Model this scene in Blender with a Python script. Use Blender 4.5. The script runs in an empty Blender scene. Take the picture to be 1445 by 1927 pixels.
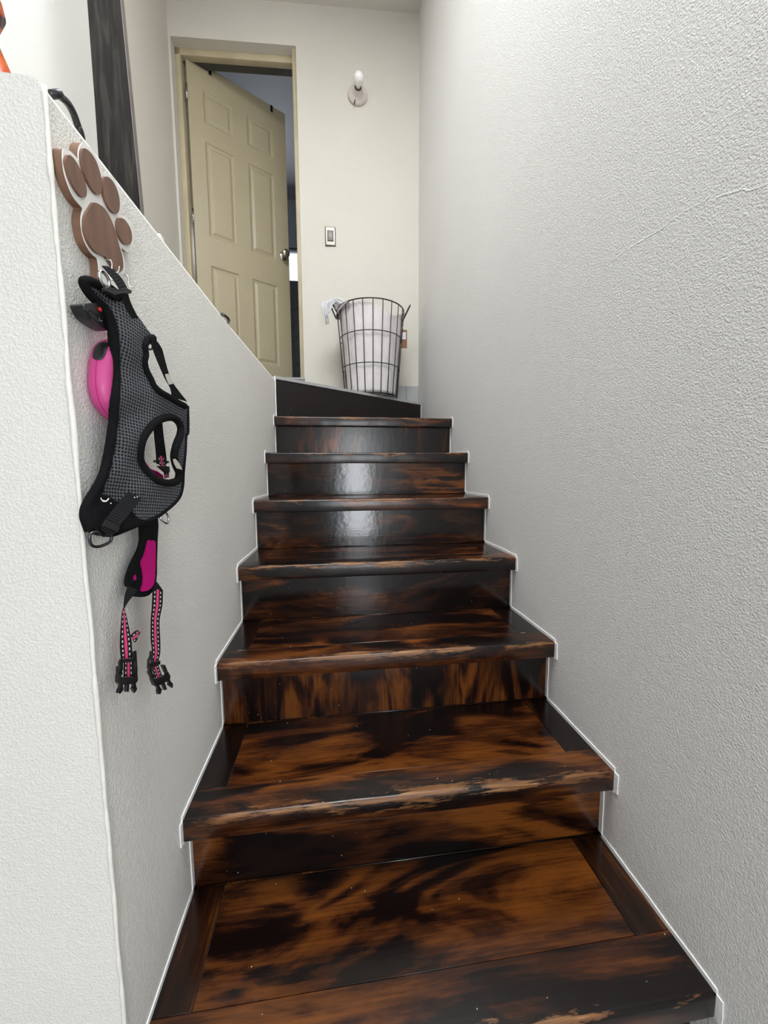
import bpy, bmesh, math, random
import numpy as np
from mathutils import Vector, Matrix, noise as mnoise
from mathutils.geometry import delaunay_2d_cdt

random.seed(7)
scene = bpy.context.scene
COL = scene.collection

# ------------------------------------------------------------------ camera
CX, CY, F = 722.5, 963.5, 717.07
RX = np.array([[0.99189, 0.01922, -0.12564], [-0.12695, 0.09829, -0.98703], [-0.00663, 0.99497, 0.09993]])
_y = np.array([(630.0 - CX) / F, -(892.0 - CY) / F, -1.0]); _y /= np.linalg.norm(_y)
_z = -np.array([(765.0 - CX) / F, -(8100.0 - CY) / F, -1.0]); _z -= _y * (_y @ _z); _z /= np.linalg.norm(_z)
RX = np.array([np.cross(_y, _z), _y, _z])          # world = RX @ camera
cam_d = bpy.data.cameras.new('camera')
cam = bpy.data.objects.new('camera', cam_d)
COL.objects.link(cam)
cam_d.sensor_fit = 'HORIZONTAL'
cam_d.sensor_width = 36.0
cam_d.lens = F / 1445.0 * 36.0
cam_d.clip_start = 0.02
cam.matrix_world = Matrix(RX.tolist()).to_4x4()
scene.camera = cam

# ------------------------------------------------------------------ light
w = bpy.data.worlds.new('sky'); scene.world = w; w.use_nodes = True
bgn = w.node_tree.nodes['Background']
bgn.inputs[0].default_value = (0.80, 0.90, 1.0, 1)
bgn.inputs[1].default_value = 1.2
vs = scene.view_settings
vs.view_transform = 'Standard'; vs.look = 'None'; vs.gamma = 1.0; vs.use_curve_mapping = False
vs.exposure = 0.16

def area(name, loc, target, sx, sy, power, color):
    l = bpy.data.lights.new(name, 'AREA'); l.shape = 'RECTANGLE'; l.size = sx; l.size_y = sy
    l.energy = power; l.color = color
    o = bpy.data.objects.new(name, l); COL.objects.link(o); o.location = loc
    d = Vector(target) - Vector(loc)
    o.rotation_euler = d.to_track_quat('-Z', 'Y').to_euler()
    return o
# daylight lamps; the overhead, high and side ones are added, their openings unseen
area('added_overhead_light', (0.0, 0.47, 2.83), (0.0, 0.47, 0.0), 1.0, 1.34, 74, (0.95, 0.98, 1.0))  # added source overhead to brighten both stair walls
area('added_high_light', (-0.70, -2.1, 1.85), (-0.70, 0, 1.55), 2.3, 1.4, 5, (0.97, 0.98, 1.0))  # added source, set high to stay out of the riser reflections
area('daylight_entrance_door', (0.30, -2.1, -0.05), (0.30, 0, -0.05), 0.34, 1.5, 24, (0.92, 0.96, 1.0))
area('added_side_light', (0.56, -0.75, 0.55), (0.0, -0.75, 0.5), 1.3, 1.9, 3.5, (0.88, 0.94, 1.0))  # added source to light the face of the left wall
area('daylight_bathroom_window', (-0.52, 4.5, 2.3), (-0.52, 3.0, 2.1), 0.55, 0.36, 5, (0.92, 0.96, 1.0))

# ------------------------------------------------------------------ geometry of the photographed place
XR = 0.577                       # right wall
YB, NS = 2.626, 0.05             # back wall: y = YB + NS * (XR - x)
XS = -0.945                      # side wall upstairs
ZC = 2.855                       # ceiling
ZF = -0.991                      # lower floor
RISE, RUN = 0.18, 0.2335
NY0, NZ0 = 0.4465, -0.811        # nosing of the lowest tread
ZL = 0.465                       # landing
ZD = 0.637                       # floor behind the door

def xl(y):                       # face of the left stair wall
    return -0.2905 if y < 1.2 else -0.2905 + (y - 1.2) / 0.725 * 0.0165
def ray(px, py):
    return RX @ np.array([(px - CX) / F, -(py - CY) / F, -1.0])
def on_x(px, py, X):
    d = ray(px, py); return Vector(d * X / d[0])
def on_y(px, py, Y):
    d = ray(px, py); return Vector(d * Y / d[1])

# ------------------------------------------------------------------ materials
def new_mat(name):
    m = bpy.data.materials.new(name); m.use_nodes = True
    nt = m.node_tree
    b = nt.nodes['Principled BSDF']
    return m, nt, b
def N(nt, t, **kw):
    n = nt.nodes.new(t)
    for k, v in kw.items():
        if k.startswith('i_'):
            key = k[2:]
            key = int(key) if key.isdigit() else key.replace('_', ' ')
            n.inputs[key].default_value = v
        else:
            setattr(n, k, v)
    return n
def L(nt, a, b): nt.links.new(a, b)
def ramp(nt, stops):
    r = nt.nodes.new('ShaderNodeValToRGB')
    e = r.color_ramp.elements
    while len(e) > 1: e.remove(e[-1])
    e[0].position = stops[0][0]; e[0].color = (*stops[0][1], 1)
    for p, c in stops[1:]:
        x = e.new(p); x.color = (*c, 1)
    return r
def plain(name, col, rough=0.5, metal=0.0, var=0.12, scale=30, bump=0.0, bscale=200, spec=0.5, sheen=0.0):
    m, nt, b = new_mat(name)
    tc = N(nt, 'ShaderNodeTexCoord')
    n = N(nt, 'ShaderNodeTexNoise', i_Scale=scale, i_Detail=4.0)
    L(nt, tc.outputs['Object'], n.inputs['Vector'])
    lo = tuple(max(0, c * (1 - var)) for c in col); hi = tuple(min(1, c * (1 + var)) for c in col)
    r = ramp(nt, [(0.3, lo), (0.7, hi)])
    L(nt, n.outputs['Fac'], r.inputs[0]); L(nt, r.outputs[0], b.inputs['Base Color'])
    b.inputs['Roughness'].default_value = rough; b.inputs['Metallic'].default_value = metal
    b.inputs['Specular IOR Level'].default_value = spec
    if sheen: b.inputs['Sheen Weight'].default_value = sheen
    if bump:
        n2 = N(nt, 'ShaderNodeTexNoise', i_Scale=bscale, i_Detail=3.0)
        L(nt, tc.outputs['Object'], n2.inputs['Vector'])
        bp = N(nt, 'ShaderNodeBump', i_Strength=bump, i_Distance=0.002)
        L(nt, n2.outputs['Fac'], bp.inputs['Height']); L(nt, bp.outputs[0], b.inputs['Normal'])
    return m

def plaster(name, col, grain=150, strength=0.6, dist=0.003, blotch=0.05, rough=0.6, dirt=None, cracks=False):
    m, nt, b = new_mat(name)
    tc = N(nt, 'ShaderNodeTexCoord')
    n1 = N(nt, 'ShaderNodeTexNoise', i_Scale=grain, i_Detail=2.0, i_Roughness=0.55, i_Distortion=0.4)
    n2 = N(nt, 'ShaderNodeTexNoise', i_Scale=grain * 0.28, i_Detail=2.0)
    n3 = N(nt, 'ShaderNodeTexNoise', i_Scale=2.2, i_Detail=3.0)
    for n in (n1, n2, n3): L(nt, tc.outputs['Object'], n.inputs['Vector'])
    # lumpy stucco: flattened tops with pits
    mr = N(nt, 'ShaderNodeMapRange', interpolation_type='SMOOTHSTEP')
    mr.inputs[1].default_value = 0.38; mr.inputs[2].default_value = 0.66
    L(nt, n1.outputs['Fac'], mr.inputs[0])
    add = N(nt, 'ShaderNodeMath', operation='MULTIPLY_ADD'); add.inputs[1].default_value = 0.9
    L(nt, n2.outputs['Fac'], add.inputs[0]); L(nt, mr.outputs[0], add.inputs[2])
    h = add.outputs[0]
    if cracks:
        # two scored lines in the plaster of the wall
        sx = N(nt, 'ShaderNodeSeparateXYZ'); L(nt, tc.outputs['Object'], sx.inputs[0])
        wob = N(nt, 'ShaderNodeTexNoise', i_Scale=25.0, i_Detail=2.0); L(nt, tc.outputs['Object'], wob.inputs['Vector'])
        def line(y0, z0, y1, z1):
            k = (z1 - z0) / (y1 - y0)
            a = N(nt, 'ShaderNodeMath', operation='MULTIPLY_ADD'); a.inputs[1].default_value = -k; a.inputs[2].default_value = k * y0 - z0 - 0.008
            L(nt, sx.outputs['Y'], a.inputs[0])
            a2 = N(nt, 'ShaderNodeMath', operation='ADD'); L(nt, a.outputs[0], a2.inputs[0]); L(nt, sx.outputs['Z'], a2.inputs[1])
            a3 = N(nt, 'ShaderNodeMath', operation='MULTIPLY_ADD'); a3.inputs[1].default_value = 0.016; L(nt, wob.outputs['Fac'], a3.inputs[0]); L(nt, a2.outputs[0], a3.inputs[2])
            ab = N(nt, 'ShaderNodeMath', operation='ABSOLUTE'); L(nt, a3.outputs[0], ab.inputs[0])
            m1 = N(nt, 'ShaderNodeMapRange'); m1.inputs[1].default_value = 0.0; m1.inputs[2].default_value = 0.0022; m1.inputs[3].default_value = 1.0; m1.inputs[4].default_value = 0.0
            L(nt, ab.outputs[0], m1.inputs[0])
            g1 = N(nt, 'ShaderNodeMath', operation='GREATER_THAN'); g1.inputs[1].default_value = min(y0, y1); L(nt, sx.outputs['Y'], g1.inputs[0])
            g2 = N(nt, 'ShaderNodeMath', operation='LESS_THAN'); g2.inputs[1].default_value = max(y0, y1); L(nt, sx.outputs['Y'], g2.inputs[0])
            p1 = N(nt, 'ShaderNodeMath', operation='MULTIPLY'); L(nt, g1.outputs[0], p1.inputs[0]); L(nt, g2.outputs[0], p1.inputs[1])
            p2 = N(nt, 'ShaderNodeMath', operation='MULTIPLY'); L(nt, p1.outputs[0], p2.inputs[0]); L(nt, m1.outputs[0], p2.inputs[1])
            return p2.outputs[0]
        for ends in cracks:
            o = line(*ends)
            ad = N(nt, 'ShaderNodeMath', operation='MULTIPLY_ADD'); ad.inputs[1].default_value = 0.9
            L(nt, o, ad.inputs[0]); L(nt, h, ad.inputs[2]); h = ad.outputs[0]
    bp = N(nt, 'ShaderNodeBump', i_Strength=strength, i_Distance=dist)
    L(nt, h, bp.inputs['Height']); L(nt, bp.outputs[0], b.inputs['Normal'])
    lo = tuple(c * (1 - blotch) for c in col)
    r = ramp(nt, [(0.35, lo), (0.65, col)]); L(nt, n3.outputs['Fac'], r.inputs[0])
    out = r.outputs[0]
    # scattered scuffs and grime
    n4 = N(nt, 'ShaderNodeTexNoise', i_Scale=9.0, i_Detail=6.0, i_Roughness=0.7); L(nt, tc.outputs['Object'], n4.inputs['Vector'])
    r4 = ramp(nt, [(0.66, (0, 0, 0)), (0.80, (1, 1, 1))]); L(nt, n4.outputs['Fac'], r4.inputs[0])
    mx = N(nt, 'ShaderNodeMix', data_type='RGBA'); mx.inputs[7].default_value = (col[0] * 0.72, col[1] * 0.68, col[2] * 0.60, 1)
    sc = N(nt, 'ShaderNodeMath', operation='MULTIPLY'); sc.inputs[1].default_value = dirt if dirt else 0.25
    L(nt, r4.outputs[0], sc.inputs[0]); L(nt, sc.outputs[0], mx.inputs[0]); L(nt, out, mx.inputs[6])
    L(nt, mx.outputs[2], b.inputs['Base Color'])
    b.inputs['Roughness'].default_value = rough
    b.inputs['Specular IOR Level'].default_value = 0.35
    return m

def wood(name, seed, axis='X', bright=0.5, rough=0.22, wear=None, fig=1.0, coat=0.0, amp=1.0):
    """varnished dark-stained plywood / plank; axis = grain direction; bright 0..1 = share of orange heartwood"""
    m, nt, b = new_mat(name)
    tc = N(nt, 'ShaderNodeTexCoord')
    mp = N(nt, 'ShaderNodeMapping')
    mp.inputs['Location'].default_value = (seed * 3.17, seed * 1.93, seed * 2.41)
    s = {'X': (2.5, 9.0, 9.0), 'Z': (9.0, 9.0, 1.8), 'Y': (9, 1.6, 9)}[axis]
    mp.inputs['Scale'].default_value = tuple(v * fig for v in s)
    L(nt, tc.outputs['Object'], mp.inputs['Vector'])
    n = N(nt, 'ShaderNodeTexNoise', i_Scale=1.0, i_Detail=5.0, i_Roughness=0.5, i_Distortion=1.1)
    L(nt, mp.outputs[0], n.inputs['Vector'])
    mu = N(nt, 'ShaderNodeMath', operation='MULTIPLY'); mu.inputs[1].default_value = 15.0
    L(nt, n.outputs['Fac'], mu.inputs[0])
    si = N(nt, 'ShaderNodeMath', operation='SINE'); L(nt, mu.outputs[0], si.inputs[0])
    big = N(nt, 'ShaderNodeTexNoise', i_Scale=0.8, i_Detail=5.0, i_Roughness=0.6); L(nt, mp.outputs[0], big.inputs['Vector'])
    ma = N(nt, 'ShaderNodeMath', operation='MULTIPLY_ADD'); ma.inputs[1].default_value = 0.20
    L(nt, si.outputs[0], ma.inputs[0]); L(nt, big.outputs['Fac'], ma.inputs[2])
    # fine grain streaks
    mg = N(nt, 'ShaderNodeMapping')
    g = {'X': (7, 200, 200), 'Z': (200, 200, 7), 'Y': (200, 7, 200)}[axis]
    mg.inputs['Scale'].default_value = g; mg.inputs['Location'].default_value = (seed, seed, seed)
    L(nt, tc.outputs['Object'], mg.inputs['Vector'])
    gn = N(nt, 'ShaderNodeTexNoise', i_Scale=1.0, i_Detail=3.0, i_Roughness=0.65); L(nt, mg.outputs[0], gn.inputs['Vector'])
    m2 = N(nt, 'ShaderNodeMath', operation='MULTIPLY_ADD'); m2.inputs[1].default_value = 0.30
    L(nt, gn.outputs['Fac'], m2.inputs[0]); L(nt, ma.outputs[0], m2.inputs[2])
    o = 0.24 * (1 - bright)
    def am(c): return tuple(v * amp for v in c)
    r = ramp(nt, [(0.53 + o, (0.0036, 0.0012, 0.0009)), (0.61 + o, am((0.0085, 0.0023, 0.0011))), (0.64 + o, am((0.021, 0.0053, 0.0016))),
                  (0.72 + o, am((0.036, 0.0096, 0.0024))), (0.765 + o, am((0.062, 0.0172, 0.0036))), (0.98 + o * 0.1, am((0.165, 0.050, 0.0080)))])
    L(nt, m2.outputs[0], r.inputs[0])
    colr = r.outputs[0]
    # pale specks of paint and dust
    sp = N(nt, 'ShaderNodeTexVoronoi', i_Scale=34.0); L(nt, tc.outputs['Object'], sp.inputs['Vector'])
    rs = ramp(nt, [(0.030, (1, 1, 1)), (0.045, (0, 0, 0))]); L(nt, sp.outputs['Distance'], rs.inputs[0])
    ms = N(nt, 'ShaderNodeMix', data_type='RGBA'); ms.inputs[7].default_value = (0.45, 0.36, 0.25, 1)
    L(nt, rs.outputs[0], ms.inputs[0]); L(nt, colr, ms.inputs[6]); colr = ms.outputs[2]
    rough_out = None
    if wear:
        # varnish worn off along the front edge (object origin lies on the nosing's edge)
        sx = N(nt, 'ShaderNodeSeparateXYZ'); L(nt, tc.outputs['Object'], sx.inputs[0])
        yy = N(nt, 'ShaderNodeMath', operation='POWER'); yy.inputs[1].default_value = 2; L(nt, sx.outputs['Y'], yy.inputs[0])
        zz = N(nt, 'ShaderNodeMath', operation='POWER'); zz.inputs[1].default_value = 2; L(nt, sx.outputs['Z'], zz.inputs[0])
        aa = N(nt, 'ShaderNodeMath', operation='ADD'); L(nt, yy.outputs[0], aa.inputs[0]); L(nt, zz.outputs[0], aa.inputs[1])
        rt = N(nt, 'ShaderNodeMath', operation='SQRT'); L(nt, aa.outputs[0], rt.inputs[0])
        wm = N(nt, 'ShaderNodeMapping'); wm.inputs['Scale'].default_value = (7, 45, 45); wm.inputs['Location'].default_value = (seed * 2.7, 0, 0)
        L(nt, tc.outputs['Object'], wm.inputs['Vector'])
        wn = N(nt, 'ShaderNodeTexNoise', i_Scale=1.0, i_Detail=5.0, i_Roughness=0.7); L(nt, wm.outputs[0], wn.inputs['Vector'])
        # centre of the step is worn most
        xx = N(nt, 'ShaderNodeMath', operation='ABSOLUTE'); L(nt, sx.outputs['X'], xx.inputs[0])
        lim = N(nt, 'ShaderNodeMath', operation='MULTIPLY_ADD'); lim.inputs[1].default_value = 0.13; lim.inputs[2].default_value = -0.066 + 0.012 * wear
        L(nt, wn.outputs['Fac'], lim.inputs[0])
        sb = N(nt, 'ShaderNodeMath', operation='MULTIPLY_ADD'); sb.inputs[1].default_value = -0.03; L(nt, xx.outputs[0], sb.inputs[0]); L(nt, lim.outputs[0], sb.inputs[2])
        df = N(nt, 'ShaderNodeMath', operation='SUBTRACT'); L(nt, sb.outputs[0], df.inputs[0]); L(nt, rt.outputs[0], df.inputs[1])
        mr = N(nt, 'ShaderNodeMapRange'); mr.inputs[1].default_value = -0.004; mr.inputs[2].default_value = 0.006; L(nt, df.outputs[0], mr.inputs[0])
        wc = ramp(nt, [(0.35, (0.10, 0.035, 0.010)), (0.6, (0.22, 0.095, 0.030)), (0.72, (0.42, 0.25, 0.11))]); L(nt, gn.outputs['Fac'], wc.inputs[0])
        mw = N(nt, 'ShaderNodeMix', data_type='RGBA'); L(nt, mr.outputs[0], mw.inputs[0]); L(nt, colr, mw.inputs[6]); L(nt, wc.outputs[0], mw.inputs[7])
        colr = mw.outputs[2]
        rr = N(nt, 'ShaderNodeMapRange'); rr.inputs[3].default_value = rough; rr.inputs[4].default_value = 0.42
        L(nt, mr.outputs[0], rr.inputs[0]); L(nt, rr.outputs[0], b.inputs['Roughness'])
    else:
        b.inputs['Roughness'].default_value = rough
    L(nt, colr, b.inputs['Base Color'])
    b.inputs['Specular IOR Level'].default_value = 0.45
    b.inputs['Coat Weight'].default_value = coat
    wv = N(nt, 'ShaderNodeTexNoise', i_Scale=38.0, i_Detail=3.0); L(nt, tc.outputs['Object'], wv.inputs['Vector'])
    ad = N(nt, 'ShaderNodeMath', operation='MULTIPLY_ADD'); ad.inputs[1].default_value = 0.35
    L(nt, gn.outputs['Fac'], ad.inputs[0]); L(nt, wv.outputs['Fac'], ad.inputs[2])
    bp = N(nt, 'ShaderNodeBump', i_Strength=0.22, i_Distance=0.0012); L(nt, ad.outputs[0], bp.inputs['Height'])
    L(nt, bp.outputs[0], b.inputs['Normal'])
    return m

M = {}
M['wall_r'] = plaster('stucco_white', (0.80, 0.785, 0.76), grain=300, strength=0.50, dist=0.0022, blotch=0.03, dirt=0.12,
                      cracks=[(0.560, 0.420, 0.770, 0.437), (0.44, 0.365, 0.550, 0.410)])
M['wall_l'] = plaster('stucco_left', (0.80, 0.775, 0.72), grain=330, strength=0.40, dist=0.0018, blotch=0.05, dirt=0.45)
M['wall_b'] = plaster('stucco_back_dimmed', (0.585, 0.55, 0.485), grain=330, strength=0.25, dist=0.0013, blotch=0.03, dirt=0.1)  # cream, darkened to stand in for dimmer light at the landing
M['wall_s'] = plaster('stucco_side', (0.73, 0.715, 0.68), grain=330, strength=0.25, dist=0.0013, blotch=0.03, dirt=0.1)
M['ceiling'] = plaster('ceiling_paint', (0.60, 0.57, 0.51), grain=190, strength=0.2, dist=0.002, blotch=0.03, dirt=0.1)
M['roomwall'] = plain('room_paint_dimmed', (0.42, 0.39, 0.35), 0.6, var=0.05, scale=5)  # darkened so the unseen room stays dim in the riser reflections
M['caulk'] = plain('white_paint_edge', (0.90, 0.90, 0.88), 0.45, var=0.04, scale=40, bump=0.5, bscale=90)
M['bead'] = plain('corner_paint', (0.82, 0.79, 0.72), 0.45, var=0.06, scale=30, bump=0.4, bscale=120)
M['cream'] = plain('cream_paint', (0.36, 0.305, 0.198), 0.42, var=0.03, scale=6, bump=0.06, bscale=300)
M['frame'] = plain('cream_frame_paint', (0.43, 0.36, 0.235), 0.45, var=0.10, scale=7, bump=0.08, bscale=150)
M['tile'] = plain('grey_tile', (0.33, 0.325, 0.32), 0.4, var=0.12, scale=12)
M['grout'] = plain('grout', (0.5, 0.49, 0.47), 0.8)
M['darktile'] = plain('charcoal_tile', (0.075, 0.076, 0.082), 0.3, var=0.15, scale=10)
M['bathwall'] = plain('grey_blue_paint', (0.34, 0.35, 0.38), 0.5, var=0.04, scale=4)
M['chrome'] = plain('chrome', (0.75, 0.75, 0.74), 0.12, 1.0, var=0.03)
M['knob'] = plain('nickel', (0.46, 0.42, 0.36), 0.22, 1.0, var=0.05)
M['gunmetal'] = plain('gunmetal', (0.10, 0.10, 0.105), 0.3, 1.0, var=0.05)
M['blackplastic'] = plain('black_plastic', (0.012, 0.012, 0.013), 0.35, var=0.1)
M['blackcloth'] = plain('black_fabric', (0.007, 0.007, 0.0075), 0.95, var=0.25, scale=200, bump=0.4, bscale=700, spec=0.12)
M['blackwire'] = plain('black_wire', (0.009, 0.008, 0.009), 0.4, var=0.1)
M['pinkplastic'] = plain('pink_plastic', (0.56, 0.060, 0.235), 0.38, var=0.03, scale=8)
M['pinkcloth'] = plain('magenta_fabric', (0.48, 0.004, 0.155), 0.85, var=0.06, scale=300, bump=0.3, bscale=900, spec=0.2)
M['red'] = plain('red_button', (0.55, 0.02, 0.02), 0.4)
M['mdf'] = plain('brown_board', (0.20, 0.105, 0.062), 0.7, var=0.15, scale=60)
M['pad'] = wood('brown_pad', 2.3, 'Z', 0.5)
M['whitepaint'] = plain('white_face', (0.80, 0.78, 0.73), 0.45, var=0.03)
M['linen'] = plain('liner_cloth', (0.64, 0.595, 0.59), 0.9, var=0.05, scale=20, bump=1.0, bscale=22, spec=0.1)
M['whitecloth'] = plain('white_cloth', (0.90, 0.89, 0.90), 0.9, var=0.03, scale=30, bump=0.15, bscale=100, spec=0.1)
M['porcelain'] = plain('porcelain', (0.60, 0.53, 0.48), 0.35, var=0.04)
M['bulb'] = plain('frosted_bulb', (0.80, 0.78, 0.74), 0.25, var=0.02)
M['plate'] = plain('switch_plate', (0.62, 0.58, 0.50), 0.35, metal=0.3, var=0.04)
M['rocker'] = plain('switch_rocker', (0.20, 0.17, 0.14), 0.4, var=0.05)
M['darkline'] = plain('dark_gasket', (0.05, 0.045, 0.04), 0.6)
M['paper'] = plain('kraft_paper', (0.20, 0.095, 0.04), 0.8, var=0.1)
M['whitepaper'] = plain('printed_paper', (0.55, 0.55, 0.58), 0.8, var=0.25, scale=120)
M['greyfab'] = plain('dark_garment', (0.02, 0.016, 0.016), 0.9, var=0.3, scale=20)
M['lampgold'] = plain('taupe_fabric', (0.08, 0.045, 0.03), 0.9, var=0.3, scale=30)
# pad wood: matt reddish brown
def simple_brown(name, col):
    m, nt, b = new_mat(name)
    tc = N(nt, 'ShaderNodeTexCoord'); mp = N(nt, 'ShaderNodeMapping'); mp.inputs['Scale'].default_value = (60, 60, 9)
    L(nt, tc.outputs['Object'], mp.inputs['Vector'])
    n = N(nt, 'ShaderNodeTexNoise', i_Scale=1.5, i_Detail=5.0); L(nt, mp.outputs[0], n.inputs['Vector'])
    r = ramp(nt, [(0.3, tuple(c * 0.78 for c in col)), (0.7, tuple(c * 1.15 for c in col))])
    L(nt, n.outputs['Fac'], r.inputs[0]); L(nt, r.outputs[0], b.inputs['Base Color']); b.inputs['Roughness'].default_value = 0.55
    return m
M['pad'] = simple_brown('walnut_pad', (0.175, 0.088, 0.055))
# dark weathered post
def post_mat():
    m, nt, b = new_mat('dark_weathered_wood')
    tc = N(nt, 'ShaderNodeTexCoord'); mp = N(nt, 'ShaderNodeMapping'); mp.inputs['Scale'].default_value = (22, 22, 2.2)
    L(nt, tc.outputs['Object'], mp.inputs['Vector'])
    n = N(nt, 'ShaderNodeTexNoise', i_Scale=2.0, i_Detail=6.0, i_Distortion=1.2); L(nt, mp.outputs[0], n.inputs['Vector'])
    r = ramp(nt, [(0.3, (0.004, 0.0034, 0.003)), (0.52, (0.012, 0.0102, 0.008)), (0.75, (0.042, 0.037, 0.030))])
    b.inputs['Specular IOR Level'].default_value = 0.2
    L(nt, n.outputs['Fac'], r.inputs[0]); L(nt, r.outputs[0], b.inputs['Base Color']); b.inputs['Roughness'].default_value = 0.6
    bp = N(nt, 'ShaderNodeBump', i_Strength=0.4, i_Distance=0.003); L(nt, n.outputs['Fac'], bp.inputs['Height']); L(nt, bp.outputs[0], b.inputs['Normal'])
    return m
M['post'] = post_mat()
M['postedge'] = plain('post_edge', (0.13, 0.105, 0.095), 0.6, var=0.15, scale=20)
def ornament_mat():
    m, nt, b = new_mat('orange_black_lacquer')
    tc = N(nt, 'ShaderNodeTexCoord')
    wv = N(nt, 'ShaderNodeTexWave', i_Scale=22.0, i_Distortion=5.0, i_Detail=2.0); L(nt, tc.outputs['Object'], wv.inputs['Vector'])
    r = ramp(nt, [(0.28, (0.03, 0.004, 0.002)), (0.42, (0.42, 0.045, 0.008)), (0.9, (0.62, 0.10, 0.012))])
    L(nt, wv.outputs['Fac'], r.inputs[0]); L(nt, r.outputs[0], b.inputs['Base Color']); b.inputs['Roughness'].default_value = 0.25
    return m
M['ornament'] = ornament_mat()
# honeycomb mesh fabric: dark holes in grey cloth, laid out on the fabric's own UV (metres)
def mesh_fabric():
    m, nt, b = new_mat('grey_air_mesh')
    uv = N(nt, 'ShaderNodeUVMap', uv_map='UVMap')
    mp = N(nt, 'ShaderNodeMapping'); mp.inputs['Rotation'].default_value = (0, 0, 0.12)
    mp.inputs['Scale'].default_value = (1 / 0.0043,) * 3
    L(nt, uv.outputs[0], mp.inputs['Vector'])
    wn = N(nt, 'ShaderNodeTexVoronoi', i_Scale=1.0, i_Randomness=0.10); wn.voronoi_dimensions = '2D'
    L(nt, mp.outputs[0], wn.inputs['Vector'])
    r = ramp(nt, [(0.27, (0.006, 0.006, 0.007)), (0.40, (0.105, 0.105, 0.115))]); L(nt, wn.outputs['Distance'], r.inputs[0])
    L(nt, r.outputs[0], b.inputs['Base Color']); b.inputs['Roughness'].default_value = 0.85
    b.inputs['Specular IOR Level'].default_value = 0.2
    rh = ramp(nt, [(0.2, (0, 0, 0)), (0.42, (1, 1, 1))]); L(nt, wn.outputs['Distance'], rh.inputs[0])
    bp = N(nt, 'ShaderNodeBump', i_Strength=0.6, i_Distance=0.001); L(nt, rh.outputs[0], bp.inputs['Height']); L(nt, bp.outputs[0], b.inputs['Normal'])
    return m
M['mesh'] = mesh_fabric()
# striped webbing: UV u across 0..1, v along in metres
def webbing(name, plain_black=False):
    m, nt, b = new_mat(name)
    uv = N(nt, 'ShaderNodeUVMap', uv_map='UVMap'); sx = N(nt, 'ShaderNodeSeparateXYZ'); L(nt, uv.outputs[0], sx.inputs[0])
    b.inputs['Roughness'].default_value = 0.8; b.inputs['Specular IOR Level'].default_value = 0.2
    fr = N(nt, 'ShaderNodeMath', operation='MULTIPLY'); fr.inputs[1].default_value = 1 / (0.0034 if plain_black else 0.0062); L(nt, sx.outputs['Y'], fr.inputs[0])
    fc = N(nt, 'ShaderNodeMath', operation='FRACT'); L(nt, fr.outputs[0], fc.inputs[0])
    if plain_black:
        r = ramp(nt, [(0.35, (0.006, 0.006, 0.007)), (0.7, (0.022, 0.022, 0.024))]); L(nt, fc.outputs[0], r.inputs[0])
        L(nt, r.outputs[0], b.inputs['Base Color'])
        bp = N(nt, 'ShaderNodeBump', i_Strength=0.6, i_Distance=0.001); L(nt, fc.outputs[0], bp.inputs['Height']); L(nt, bp.outputs[0], b.inputs['Normal'])
        return m
    a = N(nt, 'ShaderNodeMath', operation='SUBTRACT'); a.inputs[1].default_value = 0.5; L(nt, sx.outputs['X'], a.inputs[0])
    ab = N(nt, 'ShaderNodeMath', operation='ABSOLUTE'); L(nt, a.outputs[0], ab.inputs[0])
    blk = (0.008, 0.007, 0.008, 1)
    cr = N(nt, 'ShaderNodeValToRGB'); cr.color_ramp.interpolation = 'CONSTANT'
    e = cr.color_ramp.elements; e[0].position = 0; e[0].color = (0.80, 0.065, 0.22, 1); e[1].position = 0.125; e[1].color = blk
    L(nt, ab.outputs[0], cr.inputs[0])
    band = N(nt, 'ShaderNodeValToRGB'); band.color_ramp.interpolation = 'CONSTANT'
    e = band.color_ramp.elements; e[0].position = 0; e[0].color = (0, 0, 0, 1); e[1].position = 0.22; e[1].color = (1, 1, 1, 1)
    x = e.new(0.335); x.color = (0, 0, 0, 1)
    L(nt, ab.outputs[0], band.inputs[0])
    da = N(nt, 'ShaderNodeMath', operation='GREATER_THAN'); da.inputs[1].default_value = 0.48; L(nt, fc.outputs[0], da.inputs[0])
    mu = N(nt, 'ShaderNodeMath', operation='MULTIPLY'); L(nt, band.outputs[0], mu.inputs[0]); L(nt, da.outputs[0], mu.inputs[1])
    mx = N(nt, 'ShaderNodeMix', data_type='RGBA'); mx.inputs[7].default_value = (0.62, 0.60, 0.56, 1)
    L(nt, mu.outputs[0], mx.inputs[0]); L(nt, cr.outputs[0], mx.inputs[6]); L(nt, mx.outputs[2], b.inputs['Base Color'])
    return m
M['webbing'] = webbing('pink_striped_webbing'); M['blackweb'] = webbing('black_ribbed_webbing', True)
def glass_mat():
    m, nt, b = new_mat('window_glass')
    b.inputs['Transmission Weight'].default_value = 1.0; b.inputs['Roughness'].default_value = 0.0; b.inputs['IOR'].default_value = 1.02
    b.inputs['Base Color'].default_value = (0.95, 0.97, 0.97, 1)
    return m
M['glass'] = glass_mat()

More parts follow.
